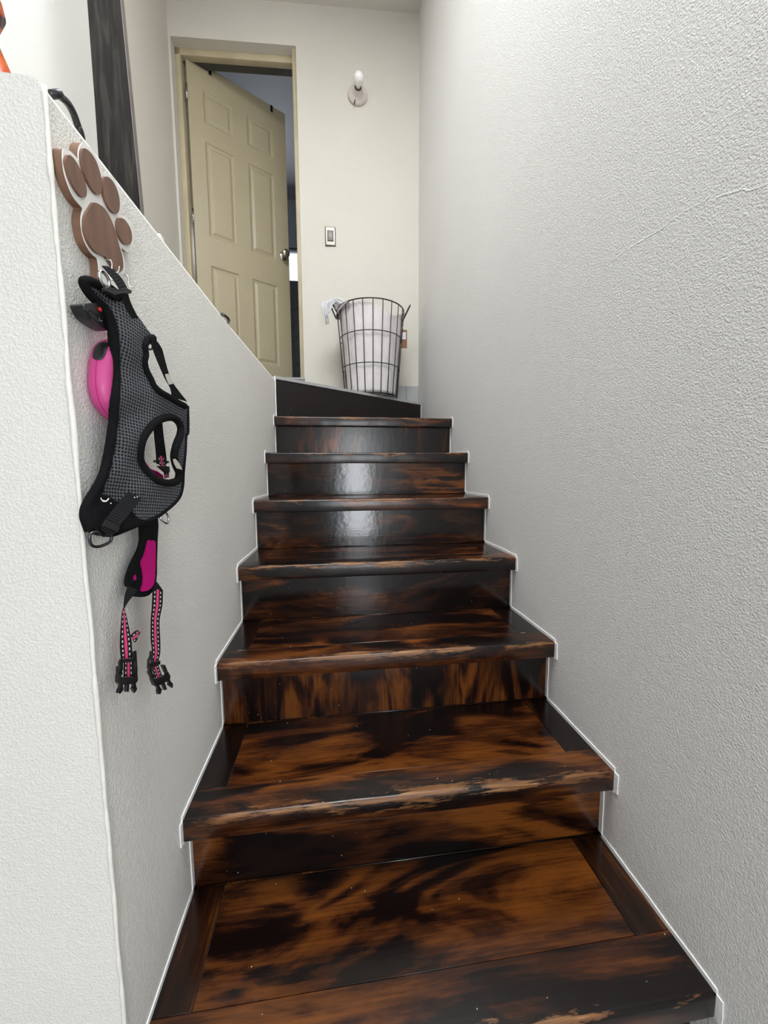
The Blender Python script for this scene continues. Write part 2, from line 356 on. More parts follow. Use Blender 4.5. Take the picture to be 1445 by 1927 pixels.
# ------------------------------------------------------------------ object helpers
WORLD = {}
def place(o, origin, parent):
    WORLD[o.name] = Vector(origin)
    if parent is not None:
        o.parent = parent
        o.location = Vector(origin) - WORLD[parent.name]
    else:
        o.location = Vector(origin)
def tag(o, label=None, cat=None, group=None, kind=None):
    if label: o['label'] = label
    if cat: o['category'] = cat
    if group: o['group'] = group
    if kind: o['kind'] = kind
    return o
def empty(name, origin, label, cat=None, kind=None, parent=None):
    o = bpy.data.objects.new(name, None); COL.objects.link(o); o.empty_display_size = 0.05
    place(o, origin, parent); return tag(o, label, cat, None, kind)
def obj(name, bm, mat, parent=None, origin=(0, 0, 0), smooth=False):
    """bm is in world coordinates; becomes one mesh object with its origin at ORIGIN"""
    bmesh.ops.translate(bm, verts=bm.verts, vec=-Vector(origin))
    bmesh.ops.recalc_face_normals(bm, faces=bm.faces)
    me = bpy.data.meshes.new(name); bm.to_mesh(me); bm.free()
    if smooth:
        for p in me.polygons: p.use_smooth = True
        if smooth == 'auto':
            me.set_sharp_from_angle(angle=math.radians(40))
    for mm in (mat if isinstance(mat, (list, tuple)) else [mat]): me.materials.append(mm)
    o = bpy.data.objects.new(name, me); COL.objects.link(o)
    place(o, origin, parent); return o
def box(bm, x0, x1, y0, y1, z0, z1, bevel=0.0, seg=2, fn=None):
    r = bmesh.ops.create_cube(bm, size=1.0)
    vs_ = r['verts']
    for v in vs_:
        v.co = Vector(((x0 + x1) / 2 + v.co.x * (x1 - x0), (y0 + y1) / 2 + v.co.y * (y1 - y0), (z0 + z1) / 2 + v.co.z * (z1 - z0)))
    if bevel:
        es = list({e for v in vs_ for e in v.link_edges})
        rb = bmesh.ops.bevel(bm, geom=es, offset=bevel, segments=seg, profile=0.5, affect='EDGES')
        vs_ = list({v for f in rb['faces'] for v in f.verts} | {v for v in vs_ if v.is_valid})
    if fn:
        for v in vs_: v.co = Vector(fn(v.co))
    return vs_
def catmull(pts, n=4, closed=True):
    pts = [Vector(p) for p in pts]; out = []; m = len(pts)
    for i in range(m if closed else m - 1):
        if closed: a, b, c, d = pts[i - 1], pts[i], pts[(i + 1) % m], pts[(i + 2) % m]
        else: a, b, c, d = pts[max(i - 1, 0)], pts[i], pts[i + 1], pts[min(i + 2, m - 1)]
        for k in range(n):
            t = k / n
            out.append(0.5 * ((2 * b) + (c - a) * t + (2 * a - 5 * b + 4 * c - d) * t * t + (3 * b - a - 3 * c + d) * t ** 3))
    if not closed: out.append(pts[-1])
    return out
def tube(bm, pts, r, n=8, closed=False, flat=None, caps=True):
    """sweep a round (or, with FLAT = (axis, factor), squeezed) section along PTS; r may be a list"""
    pts = [Vector(p) for p in pts]; m = len(pts); rings = []
    ref = None
    for i, p in enumerate(pts):
        if closed: t = pts[(i + 1) % m] - pts[i - 1]
        else: t = pts[min(i + 1, m - 1)] - pts[max(i - 1, 0)]
        if t.length < 1e-9: t = Vector((0, 0, 1))
        t.normalize()
        if ref is None:
            ref = Vector((0, 0, 1)) if abs(t.z) < 0.9 else Vector((1, 0, 0))
        u = (ref - t * ref.dot(t)); u.normalize(); v = t.cross(u); ref = u
        rr = r[i] if isinstance(r, (list, tuple)) else r
        ring = []
        for k in range(n):
            a = 2 * math.pi * k / n
            off = (u * math.cos(a) + v * math.sin(a)) * rr
            if flat:
                ax = Vector(flat[0]); off -= ax * off.dot(ax) * (1 - flat[1])
            ring.append(bm.verts.new(p + off))
        rings.append(ring)
    for i in range(m if closed else m - 1):
        A, B = rings[i], rings[(i + 1) % m]
        sh = 0
        if closed and i == m - 1:
            sh = min(range(n), key=lambda s: sum((A[k].co - B[(k + s) % n].co).length for k in range(n)))
        for k in range(n):
            bm.faces.new((A[k], A[(k + 1) % n], B[(k + 1 + sh) % n], B[(k + sh) % n]))
    if caps and not closed:
        bm.faces.new(list(reversed(rings[0]))); bm.faces.new(rings[-1])
def lathe(bm, prof, center, axis='Z', n=24, cap=True):
    """prof: list of (radius, height along axis)"""
    c = Vector(center); rings = []
    for r, h in prof:
        ring = []
        for k in range(n):
            a = 2 * math.pi * k / n
            if axis == 'Z': p = Vector((r * math.cos(a), r * math.sin(a), h))
            elif axis == 'Y': p = Vector((r * math.cos(a), h, r * math.sin(a)))
            else: p = Vector((h, r * math.cos(a), r * math.sin(a)))
            ring.append(bm.verts.new(c + p))
        rings.append(ring)
    for A, B in zip(rings, rings[1:]):
        for k in range(n): bm.faces.new((A[k], A[(k + 1) % n], B[(k + 1) % n], B[k]))
    if cap:
        bm.faces.new(rings[0]); bm.faces.new(rings[-1])
def slab(bm, pts, back, bevel=0.0):
    """closed outline PTS (3D), solid by moving a copy along BACK"""
    a = [bm.verts.new(p) for p in pts]; b = [bm.verts.new(Vector(p) + Vector(back)) for p in pts]
    f1 = bm.faces.new(a); bm.faces.new(list(reversed(b))); m = len(a)
    for i in range(m): bm.faces.new((a[i], b[i], b[(i + 1) % m], a[(i + 1) % m]))
    if bevel:
        bmesh.ops.bevel(bm, geom=list(f1.edges), offset=bevel, segments=2, profile=0.5, affect='EDGES')
def ribbon(bm, left, right, thick, push, sub=4):
    """strip between two polylines with thickness along PUSH; UV u across, v = length in metres"""
    uvl = bm.loops.layers.uv.new('UVMap')
    A = catmull(left, sub, False); B = catmull(right, sub, False); push = Vector(push).normalized() * thick
    fa = [bm.verts.new(p) for p in A]; fb = [bm.verts.new(p) for p in B]
    ba = [bm.verts.new(p - push) for p in A]; bb = [bm.verts.new(p - push) for p in B]
    s = [0.0]
    for i in range(1, len(A)): s.append(s[-1] + (((A[i] + B[i]) - (A[i - 1] + B[i - 1])) * 0.5).length)
    def q(vs_, uvs):
        f = bm.faces.new(vs_)
        for l, u in zip(f.loops, uvs): l[uvl].uv = u
    for i in range(len(A) - 1):
        j = i + 1
        q((fa[i], fb[i], fb[j], fa[j]), ((0, s[i]), (1, s[i]), (1, s[j]), (0, s[j])))
        q((ba[i], ba[j], bb[j], bb[i]), ((0, s[i]), (0, s[j]), (1, s[j]), (1, s[i])))
        q((fa[i], fa[j], ba[j], ba[i]), ((0, s[i]), (0, s[j]), (0, s[j]), (0, s[i])))
        q((fb[i], bb[i], bb[j], fb[j]), ((1, s[i]), (1, s[i]), (1, s[j]), (1, s[j])))
    q((fa[0], ba[0], bb[0], fb[0]), ((0, 0),) * 4); q((fa[-1], fb[-1], bb[-1], ba[-1]), ((0, 0),) * 4)

# ================================================================== THE SETTING
def yb(x, off=0.0): return YB + NS * (XR - x) + off
def shear(co): return (co.x, co.y + NS * (XR - co.x), co.z)

bm = bmesh.new(); box(bm, XR, XR + 0.12, -0.10, 2.95, ZF, ZC); box(bm, XR, XR + 0.12, -2.2, -1.40, ZF, ZC)
box(bm, XR, XR + 0.12, -1.40, -0.10, ZF, -0.40); box(bm, XR, XR + 0.12, -1.40, -0.10, 1.50, ZC)  # opening made for the added side light
tag(obj('wall_right', bm, M['wall_r']), 'rough white stucco wall along the right of the stairs', 'wall', kind='structure')

# back wall with the doorway
OX0, OX1, OZ1 = -0.932, -0.190, 2.622
bm = bmesh.new()
box(bm, OX1, XR + 0.02, YB, YB + 0.14, ZF, ZC + 0.05, fn=shear)
box(bm, OX0, OX1, YB, YB + 0.14, OZ1, ZC + 0.05, fn=shear)
box(bm, OX0, OX1, YB, YB + 0.14, ZF, ZD - 0.012, fn=shear)
box(bm, XS - 0.1, OX0, YB, YB + 0.14, ZF, ZC + 0.05, fn=shear)
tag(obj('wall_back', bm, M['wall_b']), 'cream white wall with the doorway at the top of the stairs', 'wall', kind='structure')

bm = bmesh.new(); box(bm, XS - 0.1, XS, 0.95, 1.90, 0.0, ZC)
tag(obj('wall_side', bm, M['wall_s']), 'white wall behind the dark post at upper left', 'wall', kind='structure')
bm = bmesh.new(); box(bm, XS - 0.1, XS, 1.90, 2.72, 0.0, ZC)  # side wall continued; its darker colour stands in for weaker light
tag(obj('wall_landing', bm, M['wall_b']), 'side wall, toned darker as in shade, between the dark post and the door', 'wall', kind='structure')

# half wall left of the stairs: solid block with a ledge on top, rising slightly towards the back
bm = bmesh.new()
ys = [0.475, 0.8, 1.2, 1.5, 1.925]
def ledge(y): return 0.408 + (y - 0.475) / 1.45 * 0.048
secs = []
for y in ys:
    x = xl(y); zt = ledge(y); c = 0.012
    secs.append([bm.verts.new((x, y, ZF)), bm.verts.new((x, y, zt - c)), bm.verts.new((x - 0.004, y, zt - 0.004)), bm.verts.new((x - c, y, zt)),
                 bm.verts.new((XS - 0.02, y, zt)), bm.verts.new((XS - 0.02, y, ZF))])
for A, B in zip(secs, secs[1:]):
    for k in range(6): bm.faces.new((A[k], A[(k + 1) % 6], B[(k + 1) % 6], B[k]))
bm.faces.new(secs[0]); bm.faces.new(list(reversed(secs[-1])))
tag(obj('wall_left', bm, M['wall_l']), 'white plaster half wall with a ledge left of the stairs', 'wall', kind='structure')

bm = bmesh.new()
box(bm, -2.8, XR + 0.1, 1.32, 2.72, ZC, ZC + 0.1); box(bm, -2.8, XR + 0.1, -2.2, -0.22, ZC, ZC + 0.1)
box(bm, -2.8, -0.52, -0.22, 1.32, ZC, ZC + 0.1); box(bm, 0.52, XR + 0.1, -0.22, 1.32, ZC, ZC + 0.1)  # gap left for the added overhead light
tag(obj('ceiling', bm, M['ceiling']), 'plain cream ceiling above the landing', 'ceiling', kind='structure')
bm = bmesh.new(); box(bm, -2.8, XR + 0.1, -2.2, 0.52, ZF - 0.1, ZF)
tag(obj('floor', bm, M['tile']), 'grey tiled floor at the foot of the stairs', 'floor', kind='structure')

# the living room behind and beside the camera, with the entrance and added windows that let daylight in
bm = bmesh.new()
box(bm, -2.8, -1.9, -2.3, -2.2, ZF, ZC); box(bm, 0.5, 0.7, -2.3, -2.2, ZF, ZC)
box(bm, -1.9, -0.05, -2.3, -2.2, ZF, 1.1); box(bm, -0.05, 0.5, -2.3, -2.2, 0.75, 1.1); box(bm, -1.9, 0.5, -2.3, -2.2, 2.6, ZC)
tag(obj('wall_front', bm, M['roomwall']), 'darkened wall with the entrance behind the viewer', 'wall', kind='structure')
bm = bmesh.new(); box(bm, -2.9, -2.8, -2.3, 1.05, ZF, ZC)
tag(obj('wall_outer', bm, M['roomwall']), 'plain wall of the room left of the viewer', 'wall', kind='structure')
bm = bmesh.new(); box(bm, -2.8, XS - 0.02, 0.95, 1.05, ZF, ZC)
tag(obj('wall_inner', bm, M['wall_s']), 'white wall closing the room beside the ledge', 'wall', kind='structure')
bm = bmesh.new()
for z in (1.1, 2.56): box(bm, -1.9, 0.5, -2.27, -2.23, z, z + 0.04)
for x in (-1.9, -1.12, -0.32, 0.46): box(bm, x, x + 0.04, -2.27, -2.23, 1.1, 2.6)
tag(obj('added_window_back', bm, M['whitepaint']), 'added wide window frame behind the viewer', 'window', kind='structure')  # made-up frame for the added high light
bm = bmesh.new()
box(bm, -0.05, -0.01, -2.27, -2.23, ZF, 0.75); box(bm, 0.46, 0.5, -2.27, -2.23, ZF, 0.75); box(bm, -0.05, 0.5, -2.27, -2.23, 0.71, 0.75)
w3 = bmesh.new()
for z in (-0.40, 1.46): box(w3, XR + 0.04, XR + 0.08, -1.40, -0.10, z, z + 0.04)
for y in (-1.40, -0.77, -0.14): box(w3, XR + 0.04, XR + 0.08, y, y + 0.04, -0.40, 1.50)
tag(obj('added_window_side', w3, M['whitepaint']), 'added window frame in the right wall beside the viewer', 'window', kind='structure')  # made-up frame for the added side light
tag(obj('door_2', bm, M['whitepaint']), 'open entrance doorway behind the viewer', 'door', kind='structure')

# landing: tiled slab whose front edge shows above the top riser
LA, LB = Vector((xl(1.925), 1.925, ZL)), Vector((XR, 2.545, ZL))
bm = bmesh.new()
pts = [LA, LB, Vector((XR, yb(XR), ZL)), Vector((XS, yb(XS), ZL)), Vector((XS, 1.925, ZL))]
slab(bm, [p + Vector((0, 0, 0)) for p in pts], (0, 0, -0.05))
fl = tag(obj('floor_landing', bm, M['tile']), 'grey tiled landing behind the top riser', 'floor', kind='structure')
# door sill and its grey tile riser
bm = bmesh.new(); box(bm, OX0, OX1 + 0.004, YB - 0.02, YB + 0.15, ZD - 0.012, ZD, 0.002, fn=shear)
tag(obj('trim_1', bm, M['tile']), 'grey tile sill under the open door', 'sill', kind='structure')
# tiled baseboard on the back wall
bb = empty('baseboard_back', (0.1, yb(0.1), ZL), 'grey tile baseboard on the back wall', 'baseboard', 'structure')
for i in range(2):
    x1 = XR - 0.003 - i * 0.2
    bm = bmesh.new(); x0 = x1 - 0.197
    if i == 0: x0 = XR - 0.085; 
    elif i > 0: x1 = XR - 0.085 - 0.003 - (i - 1) * 0.2; x0 = x1 - 0.197
    box(bm, x0, x1, YB - 0.010, YB, ZL, 0.592, 0.0015, fn=shear)
    obj('tile', bm, M['tile'], bb, (x0, yb(x0), ZL))

# room behind the door
bm = bmesh.new()
box(bm, -1.75, -1.65, 2.78, 4.6, ZD, 3.0); box(bm, 0.55, 0.65, 2.78, 4.6, ZD, 3.0)
tag(obj('wall_bathroom_side', bm, M['bathwall']), 'grey painted side walls of the room behind the door', 'wall', kind='structure')
WX0, WX1, WZ0, WZ1 = -0.80, -0.26, 2.13, 2.50
bm = bmesh.new()
box(bm, -1.75, WX0, 4.6, 4.7, ZD, 3.0); box(bm, WX1, 0.65, 4.6, 4.7, ZD, 3.0)
box(bm, WX0, WX1, 4.6, 4.7, ZD, WZ0); box(bm, WX0, WX1, 4.6, 4.7, WZ1, 3.0)
bw = tag(obj('wall_bathroom', bm, M['bathwall']), 'far wall with dark tiles seen through the open door', 'wall', kind='structure')
tw = 0.298
bmt = bmesh.new(); box(bmt, 0, tw, -0.012, 0, 0, tw, 0.002)
tile0 = None
for i in range(7):
    for k in range(5):
        x0 = -1.64 + i * 0.302; z0 = ZD + 0.01 + k * 0.302
        if tile0 is None:
            tile0 = obj('tile', bmt, M['darktile'], bw, (0, 0, 0)); t_ = tile0
        else:
            t_ = tile0.copy(); COL.objects.link(t_)
        t_.location = (x0, 4.6, z0)
# tiles beside the window up to its head
for i in range(7):
    x0 = -1.64 + i * 0.302
    if x0 + tw < WX0 or x0 > WX1:
        t_ = tile0.copy(); COL.objects.link(t_); t_.location = (x0, 4.6, ZD + 0.01 + 5 * 0.302)
bm = bmesh.new(); box(bm, -1.75, 0.65, 2.74, 4.7, 3.0, 3.1)
tag(obj('ceiling_bathroom', bm, M['bathwall']), 'grey ceiling of the room behind the door', 'ceiling', kind='structure')
bm = bmesh.new(); box(bm, -1.75, 0.65, 2.79, 4.7, ZD - 0.1, ZD)
tag(obj('floor_bathroom', bm, M['tile']), 'tiled floor of the room behind the door', 'floor', kind='structure')
bm = bmesh.new()
for a, b_ in ((WX0, WX0 + 0.02), (WX1 - 0.02, WX1)): box(bm, a, b_, 4.59, 4.63, WZ0, WZ1)
for a, b_ in ((WZ0, WZ0 + 0.02), (WZ1 - 0.02, WZ1)): box(bm, WX0, WX1, 4.59, 4.63, a, b_)
win = tag(obj('window_1', bm, M['darkline'], None, (WX0, 4.6, WZ0)), 'small bright window seen through the gap beside the door', 'window', kind='structure')
bm = bmesh.new(); box(bm, WX0 + 0.02, WX1 - 0.02, 4.608, 4.612, WZ0 + 0.02, WZ1 - 0.02)
obj('pane', bm, M['glass'], win, (WX0, 4.6, WZ0))

# ================================================================== STAIRS
stairs = empty('staircase', (0.14, NY0, ZF), 'dark varnished wooden staircase rising between white walls', 'staircase')
TT = 0.043                                   # nosing height
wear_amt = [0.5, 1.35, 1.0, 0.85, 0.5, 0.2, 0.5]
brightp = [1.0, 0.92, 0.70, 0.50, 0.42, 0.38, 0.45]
for i in range(-1, 7):
    y0 = NY0 + i * RUN; z0 = NZ0 + i * RISE
    k = max(i, 0)
    yr = y0 + RUN + 0.037                    # face of the next riser
    xa, xb = xl(y0 + 0.1) + 0.001, XR - 0.001
    if i == -1:
        continue
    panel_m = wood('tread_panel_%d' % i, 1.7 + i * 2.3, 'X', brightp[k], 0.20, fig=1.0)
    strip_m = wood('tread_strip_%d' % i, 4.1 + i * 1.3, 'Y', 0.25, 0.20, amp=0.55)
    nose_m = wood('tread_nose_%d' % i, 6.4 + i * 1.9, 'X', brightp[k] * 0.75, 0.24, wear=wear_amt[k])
    xc = 0.143
    sl, sr = 0.058, 0.066                    # side strips
    nd = 0.068                               # depth of the front board
    if i == 0: nd = 0.085
    tz0 = z0 - 0.024
    # the tread's centre panel is the part, its front board and side strips are sub-parts
    bm = bmesh.new()
    if i < 6:
        box(bm, xa + sl + 0.0012, xb - sr - 0.0012, y0 + nd + 0.0012, yr + 0.01, tz0, z0, 0.0008, 1)
    else:                                    # winder: wedge up to the angled riser
        pts = [Vector((xa + sl, y0 + nd + 0.0012, z0)), Vector((xb - sr, y0 + nd + 0.0012, z0)), Vector((xb - sr, 2.52, z0)), Vector((xa + sl, 1.98, z0))]
        slab(bm, pts, (0, 0, -0.024))
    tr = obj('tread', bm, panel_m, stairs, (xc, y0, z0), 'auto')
    # front board with rounded edge
    bm = bmesh.new()
    vs_ = box(bm, xa, xb, y0, y0 + nd, z0 - TT, z0, 0.0)
    es = [e for e in bm.edges if all(abs(v.co.y - y0) < 1e-5 for v in e.verts) and abs(e.verts[0].co.z - e.verts[1].co.z) < 1e-5]
    top = [e for e in es if e.verts[0].co.z > z0 - 0.01]; bot = [e for e in es if e.verts[0].co.z < z0 - 0.01]
    bmesh.ops.bevel(bm, geom=top, offset=0.0075, segments=4, profile=0.5, affect='EDGES')
    bmesh.ops.bevel(bm, geom=[e for e in bot if e.is_valid], offset=0.003, segments=2, profile=0.5, affect='EDGES')
    # many cross cuts, so the worn front edge is a little uneven
    for c in range(1, 40):
        x = xa + (xb - xa) * c / 40
        bmesh.ops.bisect_plane(bm, geom=list(bm.verts) + list(bm.edges) + list(bm.faces), plane_co=(x, 0, 0), plane_no=(1, 0, 0))
    for v in bm.verts:
        if v.co.y < y0 + 0.012:
            n_ = mnoise.noise(Vector((v.co.x * 14, i * 5.1, 0)))
            v.co.y += 0.0012 * n_; v.co.z += 0.0010 * mnoise.noise(Vector((v.co.x * 11, i * 3.3, 7)))
    obj('front_board', bm, nose_m, tr, (xc, y0, z0), 'auto')
    for (a, b_) in ((xa, xa + sl), (xb - sr, xb)):
        bm = bmesh.new()
        if i < 6: box(bm, a, b_, y0 + nd + 0.0012, yr + 0.01, tz0, z0 - 0.0004, 0.0010, 1)
        else:
            ye = 1.93 if a < 0.2 else 2.50
            box(bm, a, b_, y0 + nd + 0.0012, ye, tz0, z0 - 0.0004, 0.0010, 1)
        obj('side_strip', bm, strip_m, tr, (a, y0, z0), 'auto')
# risers: riser j stands on tread j-1 and carries tread j
for j in range(0, 7):
    y0 = NY0 + j * RUN; z0 = NZ0 + j * RISE
    zb = z0 - RISE; yf = y0 + 0.037
    vert = j in (2, 6)
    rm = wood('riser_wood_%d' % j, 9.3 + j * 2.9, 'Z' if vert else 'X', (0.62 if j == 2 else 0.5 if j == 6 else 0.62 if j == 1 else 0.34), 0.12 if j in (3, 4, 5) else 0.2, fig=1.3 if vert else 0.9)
    xa, xb = xl(y0 + 0.04) + 0.001, XR - 0.001
    bm = bmesh.new(); box(bm, xa, xb, yf, yf + 0.018, zb, z0 - TT + 0.0005 if j else z0 - TT, 0.0008, 1)
    rs_ = obj('riser', bm, rm, stairs, (0.143, yf, zb), 'auto')
    if j > 0:    # thin varnished bead where riser meets tread
        bm = bmesh.new(); tube(bm, [(xa, yf - 0.0008, zb + 0.0008), (xb, yf - 0.0008, zb + 0.0008)], 0.0022, 6)
        obj('bead', bm, strip_m, rs_, (0.143, yf, zb), True)
# winder riser below the landing, set at an angle
dirw = (LB - LA).normalized(); nrm = Vector((dirw.y, -dirw.x, 0))
rm = wood('riser_wood_top', 31.0, 'X', 0.1, 0.30, amp=0.3)
z6 = NZ0 + 6 * RISE
bm = bmesh.new()
a, b_ = LA + dirw * 0.004, LB - dirw * 0.006
lo = [Vector((a.x, a.y, z6)), Vector((b_.x, b_.y, z6)), Vector((b_.x, b_.y, ZL - 0.012)), Vector((a.x, a.y, ZL - 0.012))]
slab(bm, [p + nrm * 0.004 for p in lo], -nrm * 0.03)
obj('riser', bm, rm, stairs, (a.x, a.y, z6))
bm = bmesh.new()
slab(bm, [LA + nrm * 0.009 + Vector((0, 0, 0.001)), LB + nrm * 0.009 + Vector((0, 0, 0.001)), LB - nrm * 0.02 + Vector((0, 0, 0.001)), LA - nrm * 0.02 + Vector((0, 0, 0.001))], (0, 0, -0.014))
tag(obj('trim_2', bm, M['tile']), 'thin grey tile edge along the top riser', 'trim', kind='structure')

# white paint line following the steps on both walls
def paint_line(name, side, label):
    bm = bmesh.new(); prof = []
    for i in range(0, 7):
        y0 = NY0 + i * RUN; z0 = NZ0 + i * RISE
        yr_prev = y0 + 0.037
        if i > 0: prof += [(yr_prev, z0 - RISE), (yr_prev, z0 - TT)]
        prof += [(y0, z0 - TT), (y0, z0)]
    if side > 0: prof += [(2.545, z6), (2.545, ZL)]
    else: prof += [(1.925, z6), (1.925, ZL)]
    wd = 0.0105
    for (ya, za), (y2, z2) in zip(prof, prof[1:]):
        n_ = 6; e = []
        for k in range(n_ + 1):
            t = k / n_; y = ya + (y2 - ya) * t; z = za + (z2 - za) * t
            jit = 0.0018 * mnoise.noise(Vector((y * 40, z * 40, side)))
            e.append((y, z, jit))
        vert = abs(y2 - ya) < 1e-6
        pts1 = []; pts2 = []
        for y, z, jt in e:
            x = (XR if side > 0 else xl(y))
            off = -side * 0.0022
            if vert: p1 = (x + off, y + 0.004, z); p2 = (x + off, y - wd - jt, z)
            else: p1 = (x + off, y, z - 0.004); p2 = (x + off, y, z + wd * 0.8 + jt)
            pts1.append(Vector(p1)); pts2.append(Vector(p2))
        ribbon(bm, pts1, pts2, 0.004, (-side, 0, 0), 1)
    tag(obj(name, bm, M['caulk']), label, 'trim', kind='structure')
paint_line('trim_3', 1, 'white paint edge following the steps on the right wall')
paint_line('trim_4', -1, 'white paint edge following the steps on the left wall')
# ragged bead of paint on the corner of the half wall
bm = bmesh.new(); pts = []; rad = []
for k in range(150):
    z = ZF + (0.40 - ZF) * k / 149
    a_ = mnoise.noise(Vector((0, 1, z * 14))); b2 = mnoise.noise(Vector((5, 1, z * 45)))
    pts.append((xl(0.475) + 0.0005 + 0.0012 * a_, 0.4755 - 0.001 * b2, z)); rad.append(0.0026 + 0.0012 * b2 + (0.0022 * max(0, mnoise.noise(Vector((9, 1, z * 9))))))
tube(bm, pts, rad, 7)
tag(obj('trim_5', bm, M['bead'], smooth=True), 'ragged raised paint seam on the near corner of the half wall', 'trim', kind='structure')

# ================================================================== DOOR
door = empty('door_1', (OX0, yb(OX0, 0.06), ZD), 'cream six-panel door standing ajar at the top of the stairs', 'door', 'structure')
FW = 0.033; FO = 0.06
bm = bmesh.new()
FX0, FX1, FZ1 = OX0, OX1 + 0.002, OZ1 + 0.01
box(bm, FX0, FX0 + FW, YB + FO, YB + 0.155, ZD, FZ1, 0.003, fn=shear)
box(bm, FX1 - 0.028, FX1, YB + FO - 0.045, YB + 0.12, ZD, FZ1, 0.003, fn=shear)
box(bm, FX0, FX1, YB + FO, YB + 0.100, OZ1 - 0.040, FZ1, 0.003, fn=shear)
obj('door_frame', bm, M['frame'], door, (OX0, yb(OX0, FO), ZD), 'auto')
bm = bmesh.new(); box(bm, FX0, FX1, YB + 0.101, YB + 0.150, OZ1 - 0.036, FZ1, 0.001, fn=shear)  # strip coloured dark for the seal and its shadow
obj('door_stop_shadow', bm, M['darkline'], door, (OX0, yb(OX0, FO), OZ1))
H = Vector((-0.874, 2.782, ZD)); ang = math.atan2(0.336, 0.561); LW = 0.654
ex = Vector((math.cos(ang), math.sin(ang), 0)); en = Vector((math.sin(ang), -math.cos(ang), 0))   # en faces the stairs
LZ0, LZ1 = ZD + 0.008, 2.612; LT = 0.036
def lp(u, z, d=0.0): return Vector((H.x, H.y, 0)) + ex * u + en * d + Vector((0, 0, z))
cols = [0.0, 0.091, 0.276, 0.370, 0.555, LW]; rows = [LZ0, 0.815, 1.394, 1.578, 2.155, 2.267, 2.461, LZ1]
bm = bmesh.new()
g = {}
for s_, d in ((0, 0.0), (1, -LT)):
    for a_, u in enumerate(cols):
        for b2, z in enumerate(rows): g[s_, a_, b2] = bm.verts.new(lp(u, z, d))
for s_ in (0, 1):
    for a_ in range(5):
        for b2 in range(7):
            if s_ == 0 and a_ in (1, 3) and b2 in (1, 3, 5): continue
            bm.faces.new((g[s_, a_, b2], g[s_, a_ + 1, b2], g[s_, a_ + 1, b2 + 1], g[s_, a_, b2 + 1]))
for b2 in range(7):
    for a_ in (0, 5): bm.faces.new((g[0, a_, b2], g[0, a_, b2 + 1], g[1, a_, b2 + 1], g[1, a_, b2]))
for a_ in range(5):
    for b2 in (0, 7): bm.faces.new((g[0, a_, b2], g[0, a_ + 1, b2], g[1, a_ + 1, b2], g[1, a_, b2]))
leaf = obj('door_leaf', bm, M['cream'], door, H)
for a_ in (1, 3):
    for b2 in (1, 3, 5):
        u0, u1, z0, z1 = cols[a_], cols[a_ + 1], rows[b2], rows[b2 + 1]
        bm = bmesh.new(); rings = []
        for ins, d in ((0, 0.0), (0.004, -0.004), (0.010, -0.0075), (0.016, -0.0085), (0.019, -0.0085), (0.034, -0.002), (0.036, -0.0016)):
            rings.append([bm.verts.new(lp(u0 + ins, z0 + ins, d)), bm.verts.new(lp(u1 - ins, z0 + ins, d)), bm.verts.new(lp(u1 - ins, z1 - ins, d)), bm.verts.new(lp(u0 + ins, z1 - ins, d))])
        for A, B in zip(rings, rings[1:]):
            for k in range(4): bm.faces.new((A[k], A[(k + 1) % 4], B[(k + 1) % 4], B[k]))
        bm.faces.new(rings[-1])
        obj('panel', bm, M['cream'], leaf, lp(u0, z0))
# knob on rosette
kc = lp(0.609, 1.622)
def lathe_dir(bm, prof, c, axis_v, n=24):
    axis_v = Vector(axis_v).normalized(); ref = Vector((0, 0, 1)) if abs(axis_v.z) < 0.9 else Vector((1, 0, 0))
    u = (ref - axis_v * ref.dot(axis_v)).normalized(); v = axis_v.cross(u); rings = []
    for r, h in prof: rings.append([bm.verts.new(Vector(c) + axis_v * h + (u * math.cos(2 * math.pi * k / n) + v * math.sin(2 * math.pi * k / n)) * r) for k in range(n)])
    for A, B in zip(rings, rings[1:]):
        for k in range(n): bm.faces.new((A[k], A[(k + 1) % n], B[(k + 1) % n], B[k]))
    bm.faces.new(rings[0]); bm.faces.new(rings[-1])
bm = bmesh.new(); lathe_dir(bm, [(0.031, 0.0), (0.031, 0.004), (0.026, 0.009), (0.015, 0.011), (0.0125, 0.014)], kc, en)
kn = obj('rosette', bm, M['knob'], leaf, kc, 'auto')
bm = bmesh.new(); lathe_dir(bm, [(0.0115, 0.013), (0.0115, 0.028), (0.020, 0.034), (0.0265, 0.042), (0.0275, 0.052), (0.025, 0.060), (0.017, 0.065), (0.010, 0.066), (0.009, 0.063), (0.003, 0.062)], kc, en)
obj('knob', bm, M['knob'], kn, kc, 'auto')
bm = bmesh.new(); a_ = lp(LW + 0.0005, 1.60, -LT * 0.5)
for z in (1.0,): pass
vv = [lp(LW + 0.001, 1.59, -0.006), lp(LW + 0.001, 1.59, -0.030), lp(LW + 0.001, 1.65, -0.030), lp(LW + 0.001, 1.65, -0.006)]
slab(bm, vv, -ex * 0.003); obj('latch_plate', bm, M['knob'], leaf, vv[0])
for z in (0.9, 1.62, 2.35):
    bm = bmesh.new(); tube(bm, [lp(-0.006, z, 0.004), lp(-0.006, z + 0.09, 0.004)], 0.006, 10)
    obj('hinge', bm, M['knob'], door, lp(-0.006, z), True)
